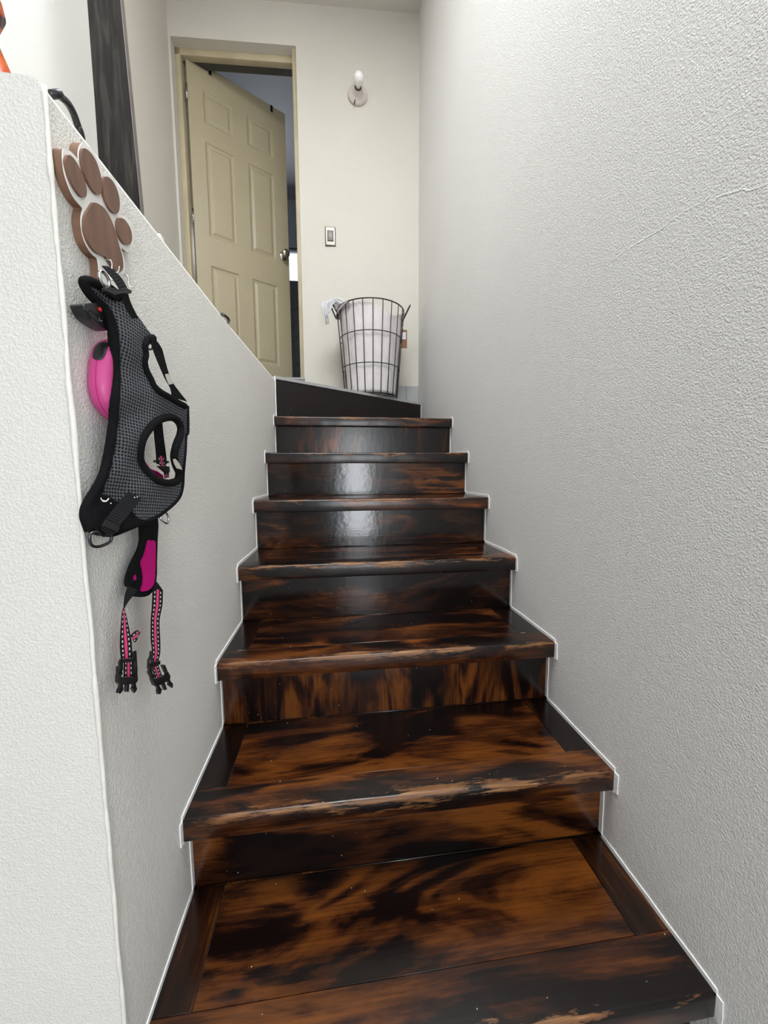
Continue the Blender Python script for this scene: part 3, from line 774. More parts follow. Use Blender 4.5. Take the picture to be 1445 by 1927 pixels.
# hooks hung over the top of the door
for u, lab in ((0.141, 'black metal hook over the door top nearest the hinges'), (0.553, 'black metal hook over the door top nearest the knob side')):
    bm = bmesh.new(); t = 0.0025; wv_ = 0.009
    pth = [lp(u, LZ1 - 0.042, t), lp(u, LZ1 + t, t), lp(u, LZ1 + t, -LT - t), lp(u, LZ1 - 0.20, -LT - t), lp(u, LZ1 - 0.225, -LT - 0.03), lp(u, LZ1 - 0.20, -LT - 0.045)]
    Lf = [p - ex * wv_ for p in pth]; Rt = [p + ex * wv_ for p in pth]
    uvl = bm.loops.layers.uv.new('UVMap')
    fa = [bm.verts.new(p) for p in Lf]; fb = [bm.verts.new(p) for p in Rt]
    for k in range(len(pth) - 1): bm.faces.new((fa[k], fb[k], fb[k + 1], fa[k + 1]))
    bmesh.ops.solidify(bm, geom=list(bm.faces), thickness=0.002)
    tag(obj('over_door_hook', bm, M['blackplastic'], None, lp(u, LZ1)), lab, 'hook', 'hooks over the door top')
# dark garments hanging behind the free edge of the door
def garment(name, c, prof, mat, lab, seed, dirx=1.0):
    bm = bmesh.new(); n = 26; rings = []
    for (r, z) in prof:
        ring = []
        for k in range(n):
            a = 2 * math.pi * k / n
            rr = r * (1 + 0.22 * math.sin(5 * a + seed + z * 6) + 0.1 * math.sin(9 * a + seed * 2))
            ring.append(bm.verts.new(Vector(c) + ex * (rr * math.cos(a)) + en * (rr * 0.45 * math.sin(a)) + Vector((0, 0, z))))
        rings.append(ring)
    for A, B in zip(rings, rings[1:]):
        for k in range(n): bm.faces.new((A[k], A[(k + 1) % n], B[(k + 1) % n], B[k]))
    bm.faces.new(rings[0]); bm.faces.new(rings[-1])
    tag(obj(name, bm, mat, None, c, True), lab, 'clothing')
garment('hanging_garment', lp(0.575, 2.37, -LT - 0.075), [(0.015, 0.0), (0.04, -0.03), (0.07, -0.10), (0.090, -0.25), (0.105, -0.45), (0.115, -0.62), (0.105, -0.72), (0.06, -0.74)], M['greyfab'], 'dark garment hanging behind the open door beside the gap', 1.3)

# ================================================================== THINGS ON THE LANDING
# lamp holder with bulb
lc = Vector((0.186, yb(0.186), 2.365))
fix = empty('wall_lamp', lc, 'bare frosted bulb in a round porcelain holder on the back wall', 'lamp')
bm = bmesh.new(); lathe_dir(bm, [(0.058, 0.0), (0.060, 0.004), (0.060, 0.012), (0.056, 0.019), (0.042, 0.025), (0.030, 0.034), (0.026, 0.050), (0.0245, 0.056), (0.020, 0.056)], lc, (0, -1, 0), 40)
obj('lamp_holder', bm, M['porcelain'], fix, lc, 'auto')
bm = bmesh.new(); lathe_dir(bm, [(0.021, 0.052), (0.021, 0.058)], lc, (0, -1, 0), 24); obj('collar', bm, M['darkline'], fix, lc, True)
bm = bmesh.new(); lathe_dir(bm, [(0.013, 0.055), (0.015, 0.066), (0.022, 0.080), (0.029, 0.094), (0.031, 0.108), (0.029, 0.122), (0.022, 0.133), (0.012, 0.139), (0.003, 0.141)], lc, (0, -1, 0.0), 28)
obj('bulb', bm, M['bulb'], fix, lc, True)
bm = bmesh.new(); tube(bm, [lc + Vector((-0.017, -0.021, -0.040)), lc + Vector((-0.020, -0.023, -0.052)), lc + Vector((-0.023, -0.016, -0.064))], 0.0032, 8)
obj('switch_lever', bm, M['darkline'], fix, lc, True)
# light switch
sc_ = Vector((0.0, yb(0.0), 1.528))
sw = empty('light_switch', sc_, 'grey rocker light switch on the wall beside the door frame', 'light switch')
bm = bmesh.new(); box(bm, -0.0335, 0.0335, sc_.y - 0.006, sc_.y, 1.4695, 1.5865, 0.002); obj('gasket', bm, M['darkline'], sw, sc_)
bm = bmesh.new(); box(bm, -0.029, 0.029, sc_.y - 0.010, sc_.y - 0.004, 1.474, 1.582, 0.002); obj('plate', bm, M['plate'], sw, sc_, 'auto')
bm = bmesh.new(); box(bm, -0.020, 0.020, sc_.y - 0.0108, sc_.y - 0.009, 1.494, 1.562, 0.001); obj('rim', bm, M['darkline'], sw, sc_)
bm = bmesh.new(); box(bm, -0.0165, 0.0165, sc_.y - 0.015, sc_.y - 0.009, 1.498, 1.558, 0.003); obj('rocker', bm, M['rocker'], sw, sc_, 'auto')

# wire laundry basket
BC = Vector((0.234, 2.428, ZL + 0.003)); ZT = 0.978; RT, RB = 0.203, 0.160
bas = empty('laundry_basket', BC, 'black wire laundry basket with a pale cloth liner on the landing', 'basket')
def br(z): return RB + (RT - RB) * (z - BC.z) / (ZT - BC.z)
def ring_pts(z, r=None, n=48): 
    r = r or br(z); return [(BC.x + r * math.cos(2 * math.pi * k / n), BC.y + r * math.sin(2 * math.pi * k / n), z) for k in range(n)]
HB = ZT - BC.z
for z, rw in ((ZT, 0.0036), (BC.z + HB * 0.675, 0.0026), (BC.z + HB * 0.335, 0.0026), (BC.z + 0.004, 0.0036)):
    bm = bmesh.new(); tube(bm, ring_pts(z), rw, 8, True); obj('ring', bm, M['blackwire'], bas, (BC.x, BC.y, z), True)
NW = 22
for k in range(NW):
    a = 2 * math.pi * (k + 0.42) / NW
    z0, z1 = BC.z + 0.004, ZT
    p0 = Vector((BC.x + (br(z0) + 0.001) * math.cos(a), BC.y + (br(z0) + 0.001) * math.sin(a), z0))
    p1 = Vector((BC.x + (br(z1) + 0.001) * math.cos(a), BC.y + (br(z1) + 0.001) * math.sin(a), z1))
    bm = bmesh.new(); tube(bm, [p0, p1], 0.0026, 6); obj('wire', bm, M['blackwire'], bas, p0, True)
for c in range(4):
    a = math.pi * c / 4; r = RB
    bm = bmesh.new(); tube(bm, [(BC.x - r * math.cos(a), BC.y - r * math.sin(a), BC.z + 0.004), (BC.x + r * math.cos(a), BC.y + r * math.sin(a), BC.z + 0.004)], 0.002, 6)
    obj('base_wire', bm, M['blackwire'], bas, (BC.x, BC.y, BC.z), True)
# liner
bm = bmesh.new(); nA, nZ = 72, 26; rows_ = []
def rim_z(a):        # the cloth sags at the front right and is drawn over the rim at the left
    d1 = (a + 0.95 + math.pi) % (2 * math.pi) - math.pi
    sag = 0.060 * math.exp(-(d1 / 0.55) ** 2)
    return ZT - 0.006 - sag
for j in range(nZ + 1):
    row = []
    for k in range(nA):
        a = 2 * math.pi * k / nA; zt = rim_z(a)
        t = j / nZ; z = BC.z + 0.010 + (zt - BC.z - 0.010) * t
        wr = 0.0075 * mnoise.noise(Vector((math.cos(a) * 3, math.sin(a) * 3, z * 5 + a * 1.2))) + 0.0055 * mnoise.noise(Vector((math.cos(a) * 9, math.sin(a) * 9, z * 9 - a * 3)))
        fold = 0.004 * math.sin(9 * (a + 2.2 * t)) * t
        r = br(z) - 0.011 + wr - abs(fold) * 0.9
        row.append(bm.verts.new((BC.x + r * math.cos(a), BC.y + r * math.sin(a), z)))
    rows_.append(row)
for A, B in zip(rows_, rows_[1:]):
    for k in range(nA): bm.faces.new((A[k], A[(k + 1) % nA], B[(k + 1) % nA], B[k]))
bm.faces.new(rows_[0])
obj('liner', bm, M['linen'], bas, BC, True)
# fold of the liner over the rim at the left
bm = bmesh.new(); rows_ = []
for j in range(9):
    row = []
    for k in range(25):
        a = math.radians(180 + 75 * (k / 24) - 28); t = j / 8
        drop = 0.030 * math.sin(math.pi * min(1, (k + 1) / 25)) + 0.006
        ph = math.pi * t
        r = br(ZT) - 0.002 - 0.0095 * math.cos(ph); z = ZT + 0.0045 * math.sin(ph) - (drop * max(0, t - 0.5) * 2 + 0.03 * max(0, 0.5 - t) * 2) + 0.002 * mnoise.noise(Vector((a * 8, t * 3, 0)))
        row.append(bm.verts.new((BC.x + r * math.cos(a), BC.y + r * math.sin(a), z)))
    rows_.append(row)
for A, B in zip(rows_, rows_[1:]):
    for k in range(24): bm.faces.new((A[k], A[k + 1], B[k + 1], B[k]))
bmesh.ops.solidify(bm, geom=list(bm.faces), thickness=0.0015)
obj('liner_fold', bm, M['linen'], bas, BC, True)
# loop handles
for s_, tilt in ((1, 0.045), (-1, 0.045)):
    bm = bmesh.new(); c0 = Vector((BC.x + s_ * (RT + 0.002), BC.y, ZT - 0.045)); pts = []
    for k in range(13):
        t = k / 12; a = math.pi * t
        pts.append(c0 + Vector((s_ * tilt * math.sin(a) * 0.9, 0.055 * math.cos(a), 0.02 + 0.078 * math.sin(a))))
    tube(bm, catmull(pts, 2, False), 0.0046, 8); obj('handle', bm, M['blackplastic'], bas, c0, True)
# swing tag
tc_ = Vector((BC.x + RT - 0.016, BC.y - 0.03, 0.80))
bm = bmesh.new(); box(bm, tc_.x - 0.002, tc_.x + 0.034, tc_.y - 0.0015, tc_.y + 0.0015, 0.768, 0.876, 0.0); tg = obj('tag', bm, M['paper'], bas, tc_)
bm = bmesh.new(); box(bm, tc_.x + 0.004, tc_.x + 0.027, tc_.y - 0.0022, tc_.y - 0.0014, 0.820, 0.862, 0.0); obj('print', bm, M['whitepaper'], tg, tc_)
bm = bmesh.new(); tube(bm, [(tc_.x + 0.01, tc_.y, 0.876), (tc_.x + 0.004, tc_.y, 0.91), (tc_.x - 0.004, tc_.y, 0.945)], 0.0012, 6); obj('string', bm, M['blackwire'], tg, tc_, True)
# white cloth hanging over the rim on the left
def cloth_strip(name, path, width, seed, lab):
    """crumpled strip: path of (dx, dy, z) points, width list along y"""
    bm = bmesh.new(); P = catmull(path, 6, False); rows_ = []; m = len(P)
    for i, p in enumerate(P):
        t = i / (m - 1); wd = width[min(int(t * (len(width) - 1)), len(width) - 2)]; w2 = width[min(int(t * (len(width) - 1)) + 1, len(width) - 1)]
        ft = t * (len(width) - 1) % 1; wv = wd + (w2 - wd) * ft; row = []
        for k in range(15):
            s_ = k / 14 - 0.5
            off = Vector((s_ * wv * 0.75, -s_ * wv * 0.35 + 0.006 * math.sin(s_ * 11 + seed + t * 3), 0.006 * math.sin(s_ * 9 + seed * 2 + t * 5)))
            off += Vector((0.008 * mnoise.noise(Vector((s_ * 6, t * 5, seed))), 0, 0.008 * mnoise.noise(Vector((s_ * 5, t * 6, seed + 4)))))
            row.append(bm.verts.new(Vector(p) + off))
        rows_.append(row)
    for A, B in zip(rows_, rows_[1:]):
        for k in range(14): bm.faces.new((A[k], A[k + 1], B[k + 1], B[k]))
    bmesh.ops.solidify(bm, geom=list(bm.faces), thickness=0.002)
    return bm
cx0 = BC.x - RT
bm = cloth_strip('c', [(cx0 + 0.055, 2.42, 0.965), (cx0 + 0.02, 2.40, 1.012), (cx0 - 0.03, 2.39, 1.030), (cx0 - 0.063, 2.385, 1.000), (cx0 - 0.070, 2.385, 0.95), (cx0 - 0.058, 2.385, 0.89)], [0.10, 0.11, 0.10, 0.07, 0.04, 0.025], 0.6, '')
cl = tag(obj('towel', bm, M['whitecloth'], None, (cx0, 2.4, 0.98), True), 'crumpled white cloth hanging over the left rim of the wire basket', 'cloth')
bm = cloth_strip('c', [(cx0 + 0.03, 2.37, 0.992), (cx0 - 0.02, 2.365, 1.010), (cx0 - 0.045, 2.36, 0.99), (cx0 - 0.05, 2.36, 0.955), (cx0 - 0.062, 2.365, 0.925)], [0.05, 0.06, 0.05, 0.035, 0.02], 2.2, '')
obj('towel_corner', bm, M['whitecloth'], cl, (cx0, 2.37, 0.99), True)

# ================================================================== UPPER LEFT: post, ornament, cable
Yp = 1.5
A0, A1 = on_y(164, 0, Yp), on_y(225.6, 0, Yp); B0, B1 = on_y(185, 288, Yp), on_y(263, 385, Yp)
def edge_x(a, b, z): return a.x + (b.x - a.x) * (z - a.z) / (b.z - a.z)
po = None
zt, zb = ZC, ledge(Yp)
bm = bmesh.new(); nz = 24; rings = []
for k in range(nz + 1):
    z = zb + (zt - zb) * k / nz
    x0, x1 = edge_x(A0, B0, z), edge_x(A1, B1, z)
    if z < B1.z: x1 = edge_x(A1, B1, B1.z)
    if z > 1.75: x0, x1 = edge_x(A0, B0, 1.75), edge_x(A1, B1, 1.75)
    x0 += 0.0015 * mnoise.noise(Vector((z * 9, 0, 1)))
    rings.append([bm.verts.new((x0, Yp, z)), bm.verts.new((x1, Yp, z)), bm.verts.new((x1, Yp + 0.022, z)), bm.verts.new((x0, Yp + 0.022, z))])
for A, B in zip(rings, rings[1:]):
    for k in range(4): bm.faces.new((A[k], A[(k + 1) % 4], B[(k + 1) % 4], B[k]))
bm.faces.new(rings[0]); bm.faces.new(list(reversed(rings[-1])))
pst = tag(obj('wooden_post', bm, M['post'], None, (-0.7, Yp, zb)), 'dark weathered wooden post standing on the ledge by the white wall', 'post')
bm = bmesh.new(); rings = []
for k in range(nz + 1):
    z = zb + (zt - zb) * k / nz
    x1 = edge_x(A1, B1, min(max(z, B1.z), 1.75))
    rings.append([bm.verts.new((x1 - 0.001, Yp + 0.002, z)), bm.verts.new((x1 + 0.0015, Yp + 0.004, z)), bm.verts.new((x1 + 0.0015, Yp + 0.026, z)), bm.verts.new((x1 - 0.001, Yp + 0.026, z))])
for A, B in zip(rings, rings[1:]):
    for k in range(4): bm.faces.new((A[k], A[(k + 1) % 4], B[(k + 1) % 4], B[k]))
bm.faces.new(rings[0]); bm.faces.new(list(reversed(rings[-1])))
obj('edge_strip', bm, M['postedge'], pst, (-0.7, Yp, zb))

oc = Vector((-0.3635, 0.505, ledge(0.505)))
orn = empty('ornament', oc, 'orange and black lacquered ornament on the ledge at the left edge', 'ornament')
bm = bmesh.new(); lathe(bm, [(0.030, 0.0), (0.031, 0.003), (0.029, 0.010), (0.024, 0.022), (0.019, 0.036), (0.014, 0.05), (0.011, 0.06), (0.015, 0.072), (0.020, 0.085), (0.018, 0.098), (0.010, 0.106)], oc, 'Z', 28)
obj('body', bm, M['ornament'], orn, oc, True)
bm = bmesh.new(); lathe(bm, [(0.007, 0.105), (0.009, 0.110), (0.006, 0.117)], oc, 'Z', 16); obj('finial', bm, M['blackplastic'], orn, oc, True)

# cable lying along the ledge, arching up near the corner
def lx(px, py, d): return on_x(px, py, xl(0.7) + d)
pts = [(-0.40, 0.53, ledge(0.53) + 0.004)]
c1 = [lx(97, 178, -0.022), lx(112, 181, -0.022), lx(127, 194, -0.022), (lx(138, 213, -0.022)), lx(147, 238, -0.022), lx(153, 256, -0.022)]
pts += [tuple(p) for p in c1]
last = c1[-1]
pts += [(-0.33, 0.62, ledge(0.62) + 0.003), (-0.35, 0.80, ledge(0.8) + 0.003), (-0.32, 1.05, ledge(1.05) + 0.003)]
c2 = [on_x(412, 592, -0.297), on_x(420, 592, -0.297), on_x(430, 605, -0.297)]
pts += [tuple(p) for p in c2] + [(-0.36, c2[-1].y + 0.12, ledge(1.6) + 0.003)]
bm = bmesh.new(); tube(bm, catmull(pts, 6, False), 0.0042, 8)
tag(obj('cable', bm, M['blackplastic'], None, (-0.33, 0.53, ledge(0.53)), True), 'black cable lying along the ledge and arching at its near corner', 'cable')
q = on_x(300, 440, -0.305)
bm = bmesh.new(); box(bm, q.x - 0.008, q.x + 0.004, q.y - 0.006, q.y + 0.010, ledge(q.y), ledge(q.y) + 0.012, 0.002)
box(bm, q.x - 0.006, q.x + 0.002, q.y + 0.010, q.y + 0.016, ledge(q.y) + 0.001, ledge(q.y) + 0.008, 0.001)
tag(obj('ledge_block', bm, M['whitepaint'], None, (q.x, q.y, ledge(q.y))), 'small white block on the ledge to the right of the paw board', 'block')

# ================================================================== PAW SHAPED HOOK BOARD ON THE LEFT WALL
XW = xl(0.6)
def c2(pts, d, ox=80, oy=240, s=4.8167): return [on_x(ox + x / s, oy + y / s, XW + d) for x, y in pts]
paw_out = [(195, 200), (240, 206), (275, 235), (310, 272), (328, 298), (326, 240), (335, 185), (354, 148), (388, 146), (428, 180), (470, 228), (508, 300), (538, 385), (556, 408), (590, 410), (632, 438), (676, 505), (704, 585), (718, 680), (714, 760), (708, 800),
           (725, 800), (765, 815), (802, 862), (824, 930), (828, 1010), (818, 1080), (792, 1115), (764, 1124), (735, 1106), (714, 1088), (730, 1150), (748, 1230), (748, 1290), (735, 1340), (712, 1420), (690, 1500), (640, 1540), (575, 1530), (530, 1470), (516, 1400), (514, 1290), (502, 1198), (470, 1165), (438, 1128), (400, 1062), (370, 982), (356, 902), (352, 832), (360, 770), (368, 738),
           (338, 700), (298, 650), (260, 580), (225, 490), (200, 400), (188, 310), (185, 240)]
base = on_x(190, 450, XW)
paw = empty('paw_hook_board', base, 'paw-shaped wooden hook board with brown pads on the left wall', 'hook board')
bm = bmesh.new(); slab(bm, catmull(c2(paw_out, 0.0105), 3), (-0.0105, 0, 0)); obj('backing', bm, M['mdf'], paw, base)
bm = bmesh.new(); slab(bm, catmull(c2(paw_out, 0.0117), 3), (-0.0012, 0, 0)); obj('white_face', bm, M['whitepaint'], paw, base)
pads = [
    [(232, 250), (262, 258), (300, 300), (350, 390), (385, 480), (402, 570), (398, 620), (380, 636), (345, 620), (300, 560), (255, 470), (225, 380), (212, 300)],
    [(375, 190), (400, 195), (440, 230), (490, 310), (525, 420), (540, 520), (535, 585), (515, 610), (485, 600), (440, 540), (400, 460), (370, 370), (355, 280), (358, 215)],
    [(570, 447), (600, 450), (640, 490), (680, 570), (700, 660), (698, 740), (680, 778), (655, 780), (620, 750), (585, 690), (558, 610), (548, 530), (552, 470)],
    [(705, 820), (740, 830), (780, 880), (808, 950), (812, 1010), (800, 1050), (775, 1064), (740, 1050), (705, 1000), (684, 930), (678, 870), (688, 830)],
    [(465, 682), (500, 688), (550, 720), (590, 770), (630, 850), (665, 950), (690, 1050), (715, 1130), (730, 1200), (733, 1260), (720, 1300), (695, 1308), (660, 1290), (625, 1250), (600, 1210), (570, 1170), (520, 1150), (475, 1120), (430, 1060), (400, 1000), (382, 930), (380, 880), (385, 820), (405, 770), (440, 710)]]
for k, p in enumerate(pads):
    bm = bmesh.new(); slab(bm, catmull(c2(p, 0.0147), 3), (-0.003, 0, 0)); obj('palm_pad' if k == 4 else 'toe_pad', bm, M['pad'], paw, base, False)
# hooks: small chrome J shapes screwed into the board
def hook(px, py, s=1.0):
    c = on_x(px, py, XW + 0.012)
    pts = [(0, 0, 0.004), (0.006, 0, 0.004), (0.010, 0, 0.001), (0.011, 0, -0.006), (0.010, 0.001, -0.014), (0.013, 0.003, -0.019), (0.018, 0.004, -0.018), (0.021, 0.005, -0.012), (0.022, 0.005, -0.006)]
    bm = bmesh.new(); tube(bm, catmull([c + Vector(p) * s for p in pts], 3, False), 0.0014 * s, 8); obj('hook', bm, M['chrome'], paw, c, True)
hook(194, 505, 0.62); hook(199, 492, 0.62); hook(231, 521, 0.62)

# ================================================================== DOG HARNESS
def corner_px(y): return 95 + 0.0877 * (y - 290)
def hd(px, py): return 0.004 + max(0.0, (px - corner_px(py))) / 200.0 * 0.046
def hp(px, py, extra=0.0): return on_x(px, py, XW + hd(px, py) + extra)
def c3(x, y): return (130 + x / 5.5577, 480 + y / 5.5577)
def c4(x, y): return (130 + x / 5.5577, 740 + y / 5.5577)
def c5(x, y): return (180 + x / 5.6667, 980 + y / 5.6667)
hbase = hp(240, 760)
har = empty('dog_harness', hbase, 'grey mesh dog harness with black piping hanging from the paw board', 'dog harness')
outer = [c3(*p) for p in [(150, 290), (175, 268), (240, 280), (330, 318), (400, 372), (480, 395), (560, 400), (620, 440), (650, 530), (690, 600), (745, 670), (800, 750), (850, 815), (868, 850)]]
# inner side of upper arm opening belongs to the outline of the sheet
outer += [c3(*p) for p in [(820, 870), (790, 915), (782, 960), (790, 1030), (775, 1090), (785, 1180), (830, 1270), (870, 1360), (930, 1430), (1030, 1490), (1120, 1550), (1200, 1590)]]
outer += [c4(*p) for p in [(1238, 140), (1240, 250), (1240, 400), (1222, 440), (1212, 620), (1192, 830), (1186, 950), (1165, 1055), (1115, 1130), (1025, 1210), (930, 1280), (800, 1340), (700, 1385), (600, 1425), (500, 1465), (430, 1480), (330, 1470), (222, 1445), (185, 1350), (165, 1285), (170, 1205), (210, 1120), (268, 1020), (330, 910), (375, 780), (400, 640), (425, 500), (437, 380), (452, 280), (455, 100), (458, 0)]]
outer += [c3(*p) for p in [(462, 1400), (458, 1250), (452, 1100), (447, 950), (442, 800), (430, 690), (410, 610), (370, 545), (305, 490), (228, 420), (178, 350)]]
hole = [c4(*p) for p in [(985, 262), (1070, 252), (1135, 290), (1168, 360), (1160, 440), (1122, 540), (1098, 660), (1120, 760), (1150, 830), (1140, 900), (1095, 930), (1010, 938), (910, 905), (840, 845), (770, 770), (738, 690), (740, 590), (765, 480), (820, 390), (900, 300)]]
def smooth2(p, n, closed=True): return [(v.x, v.y) for v in catmull([Vector((a, b, 0)) for a, b in p], n, closed)]
o2 = smooth2(outer, 2); h2 = smooth2(hole, 3)
def pin(pt, poly):
    x, y = pt; c = False; j = len(poly) - 1
    for i in range(len(poly)):
        xi, yi = poly[i]; xj, yj = poly[j]
        if (yi > y) != (yj > y) and x < (xj - xi) * (y - yi) / (yj - yi) + xi: c = not c
        j = i
    return c
inner = []
for gx in range(150, 360, 5):
    for gy in range(520, 1020, 5):
        q = (gx + (gy % 2) * 2, gy)
        if pin(q, o2) and not pin(q, h2): inner.append(q)
vin = o2 + h2 + inner
edges = [(i, (i + 1) % len(o2)) for i in range(len(o2))] + [(len(o2) + i, len(o2) + (i + 1) % len(h2)) for i in range(len(h2))]
vo, eo, fo, _, _, _ = delaunay_2d_cdt([Vector(v) for v in vin], edges, [], 2, 1e-5)
def sheet_bulge(px, py): return 0.004 * mnoise.noise(Vector((px / 45.0, py / 60.0, 2)))
def build_sheet(front, thick):
    bm = bmesh.new(); uvl = bm.loops.layers.uv.new('UVMap')
    P = [hp(v.x, v.y, front + sheet_bulge(v.x, v.y)) for v in vo]
    f = [bm.verts.new(p) for p in P]; b = [bm.verts.new(p + Vector((-thick * 0.9, thick * 0.45, 0))) for p in P]
    # the cloth's own layout: distance along its width and its height
    tdir = (hp(330, 760) - hp(180, 760)); tdir.z = 0; tdir.normalize()
    cnt = {}
    for fc in fo:
        if len(fc) < 3: continue
        mx_ = sum(vo[i].x for i in fc) / len(fc); my_ = sum(vo[i].y for i in fc) / len(fc)
        if pin((mx_, my_), h2) or not pin((mx_, my_), o2): continue
        for vs_, rev in ((f, False), (b, True)):
            ids = list(fc) if not rev else list(reversed(fc))
            try: face = bm.faces.new([vs_[i] for i in ids])
            except ValueError: continue
            for lo_, i in zip(face.loops, ids):
                lo_[uvl].uv = (P[i].dot(tdir), P[i].z)
        for i in range(len(fc)):
            e = tuple(sorted((fc[i], fc[(i + 1) % len(fc)]))); cnt[e] = cnt.get(e, 0) + 1
    for (i, j), c in cnt.items():
        if c == 1: 
            try: bm.faces.new((f[i], f[j], b[j], b[i]))
            except ValueError: pass
    return bm
obj('vest', build_sheet(0.004, 0.007), M['mesh'], har, hbase, True)
# black piping along the edges
def pipe(name, pts, r, extra=0.004, closed=False, n=3, mat='blackcloth', parent=None):
    P = [hp(x, y, extra + sheet_bulge(x, y)) for x, y in pts]
    bm = bmesh.new(); tube(bm, catmull(P, n, closed), r, 10, closed); return obj(name, bm, M[mat], parent or har, hbase, True)
pipe('edge_piping', hole, 0.0055, 0.004, True)
left_edge = [c4(*p) for p in [(215, 1440), (182, 1350), (164, 1285), (172, 1205), (212, 1120), (272, 1020), (334, 910), (382, 780), (410, 640), (435, 500), (450, 380), (465, 280), (475, 100), (480, 0)]] + [c3(*p) for p in [(485, 1400), (485, 1250), (480, 1100), (478, 950), (465, 800), (440, 690), (410, 610), (365, 545), (300, 490), (224, 420), (174, 345), (152, 290), (178, 268), (240, 282), (325, 320), (372, 358)]]
pipe('edge_piping', left_edge, 0.0052)
arm = [c3(*p) for p in [(880, 868), (840, 872), (802, 905), (785, 960), (795, 1040), (782, 1110), (800, 1200), (850, 1300), (890, 1380), (960, 1440), (1050, 1490), (1130, 1540), (1210, 1580)]]
pipe('edge_piping', arm, 0.0050)
right_edge = [c4(*p) for p in [(1238, 130), (1242, 400), (1222, 440), (1212, 620), (1193, 830), (1188, 950), (1166, 1058), (1116, 1135), (1025, 1216), (930, 1286), (800, 1345), (700, 1388), (600, 1428), (500, 1468), (430, 1482), (330, 1472), (222, 1445)]]
pipe('edge_piping', right_edge, 0.0026)
# black lower panel
low = [c4(*p) for p in [(372, 985), (345, 1060), (420, 1075), (480, 1125), (520, 1132), (580, 1120), (640, 1150), (660, 1230), (730, 1310), (820, 1335), (700, 1385), (600, 1425), (500, 1465), (430, 1480), (330, 1470), (222, 1445), (185, 1350), (165, 1285), (170, 1205), (210, 1120), (268, 1020), (330, 910)]]
bm = bmesh.new(); slab(bm, [hp(x, y, 0.0065 + sheet_bulge(x, y)) for x, y in smooth2(low, 2)], (-0.003, 0.001, 0)); obj('lower_panel', bm, M['blackcloth'], har, hbase)
# small white printed curve on the panel
bm = bmesh.new(); tube(bm, catmull([hp(*c4(*p), 0.0085) for p in [(332, 1095), (345, 1120), (370, 1130), (395, 1125), (415, 1100)]], 3, False), [0.0006] * 4 + [0.0011] * 5 + [0.0007] * 4, 6); obj('logo', bm, M['whitepaint'], har, hbase, True)
for p in ((437, 1150), (684, 1088), (712, 1084)):
    bm = bmesh.new(); lathe_dir(bm, [(0.0007, 0), (0.0007, 0.001)], hp(*c4(*p), 0.0125), (0.5, -0.8, 0), 8); obj('stitch', bm, M['whitepaint'], har, hbase)
VP = (0.5, -0.85, 0)
def rib(name, l, r, mat, conv, extra, thick=0.0016, parent=None, sub=4):
    bm = bmesh.new(); ribbon(bm, [hp(*conv(*p), extra) for p in l], [hp(*conv(*p), extra) for p in r], thick, VP, sub)
    return obj(name, bm, M[mat], parent or har, hbase)
# grab strap with slider and D-ring at the bottom left
rib('grab_strap', [(620, 1025), (545, 1110), (440, 1240), (370, 1340), (330, 1430)], [(755, 1100), (690, 1190), (590, 1310), (520, 1400), (440, 1520)], 'blackweb', c4, 0.011)
bm = bmesh.new(); slab(bm, [hp(*c4(*p), 0.0145) for p in [(390, 1320), (535, 1405), (510, 1455), (350, 1385)]], (-0.003, 0.002, 0), 0.0006); obj('slider', bm, M['blackplastic'], har, hbase)
pipe('d_ring', [c4(*p) for p in [(300, 1450), (225, 1470), (214, 1530), (235, 1590), (290, 1606), (360, 1590), (425, 1555), (445, 1510), (420, 1480), (360, 1490)]], 0.0017, 0.012, True, 3, 'gunmetal')
pipe('d_ring', [c4(*p) for p in [(955, 1290), (1000, 1245), (1035, 1290), (1040, 1340), (1015, 1362), (970, 1330)]], 0.0016, -0.004, True, 3, 'chrome')
# neck strap up to the hook, with slider
rib('neck_strap', [(340, 110), (400, 180), (470, 270), (530, 365)], [(420, 120), (480, 170), (550, 240), (610, 345)], 'blackweb', c3, 0.016)
rib('neck_strap', [(530, 380), (560, 470), (600, 570), (660, 660)], [(615, 390), (640, 480), (680, 570), (725, 655)], 'blackcloth', c3, 0.012)
bm = bmesh.new(); slab(bm, [hp(*c3(*p), 0.020) for p in [(375, 345), (420, 330), (520, 362), (600, 340), (660, 372), (652, 400), (560, 392), (480, 420), (385, 375)]], (-0.005, 0.002, 0), 0.0006); obj('slider', bm, M['blackplastic'], har, hbase)
bm = bmesh.new(); slab(bm, [hp(*c3(*p), 0.010) for p in [(380, 340), (440, 300), (500, 350), (560, 400), (560, 480), (500, 470), (420, 420)]], (-0.005, 0.002, 0), 0.001); obj('neck_pad', bm, M['blackcloth'], har, hbase)
pipe('ring', [c3(*p) for p in [(345, 170), (318, 190), (325, 250), (355, 310), (385, 335), (415, 320), (418, 270), (390, 215)]], 0.0018, 0.012, True, 3, 'chrome')
# strap around the upper arm opening
rib('arm_strap', [(850, 850), (870, 960), (930, 1120), (1000, 1280), (1060, 1390), (1075, 1480)], [(905, 880), (970, 975), (1005, 1100), (1045, 1240), (1095, 1350), (1235, 1530)], 'blackcloth', c3, 0.008, 0.003)
rib('strap_end', [(1003, 1245), (1020, 1300), (1045, 1355)], [(1040, 1240), (1065, 1290), (1088, 1345)], 'plate', c3, 0.0095, 0.0015)
pipe('ring', [c3(*p) for p in [(815, 940), (850, 920), (875, 950), (860, 985), (825, 980)]], 0.0014, -0.004, True, 3, 'blackplastic')
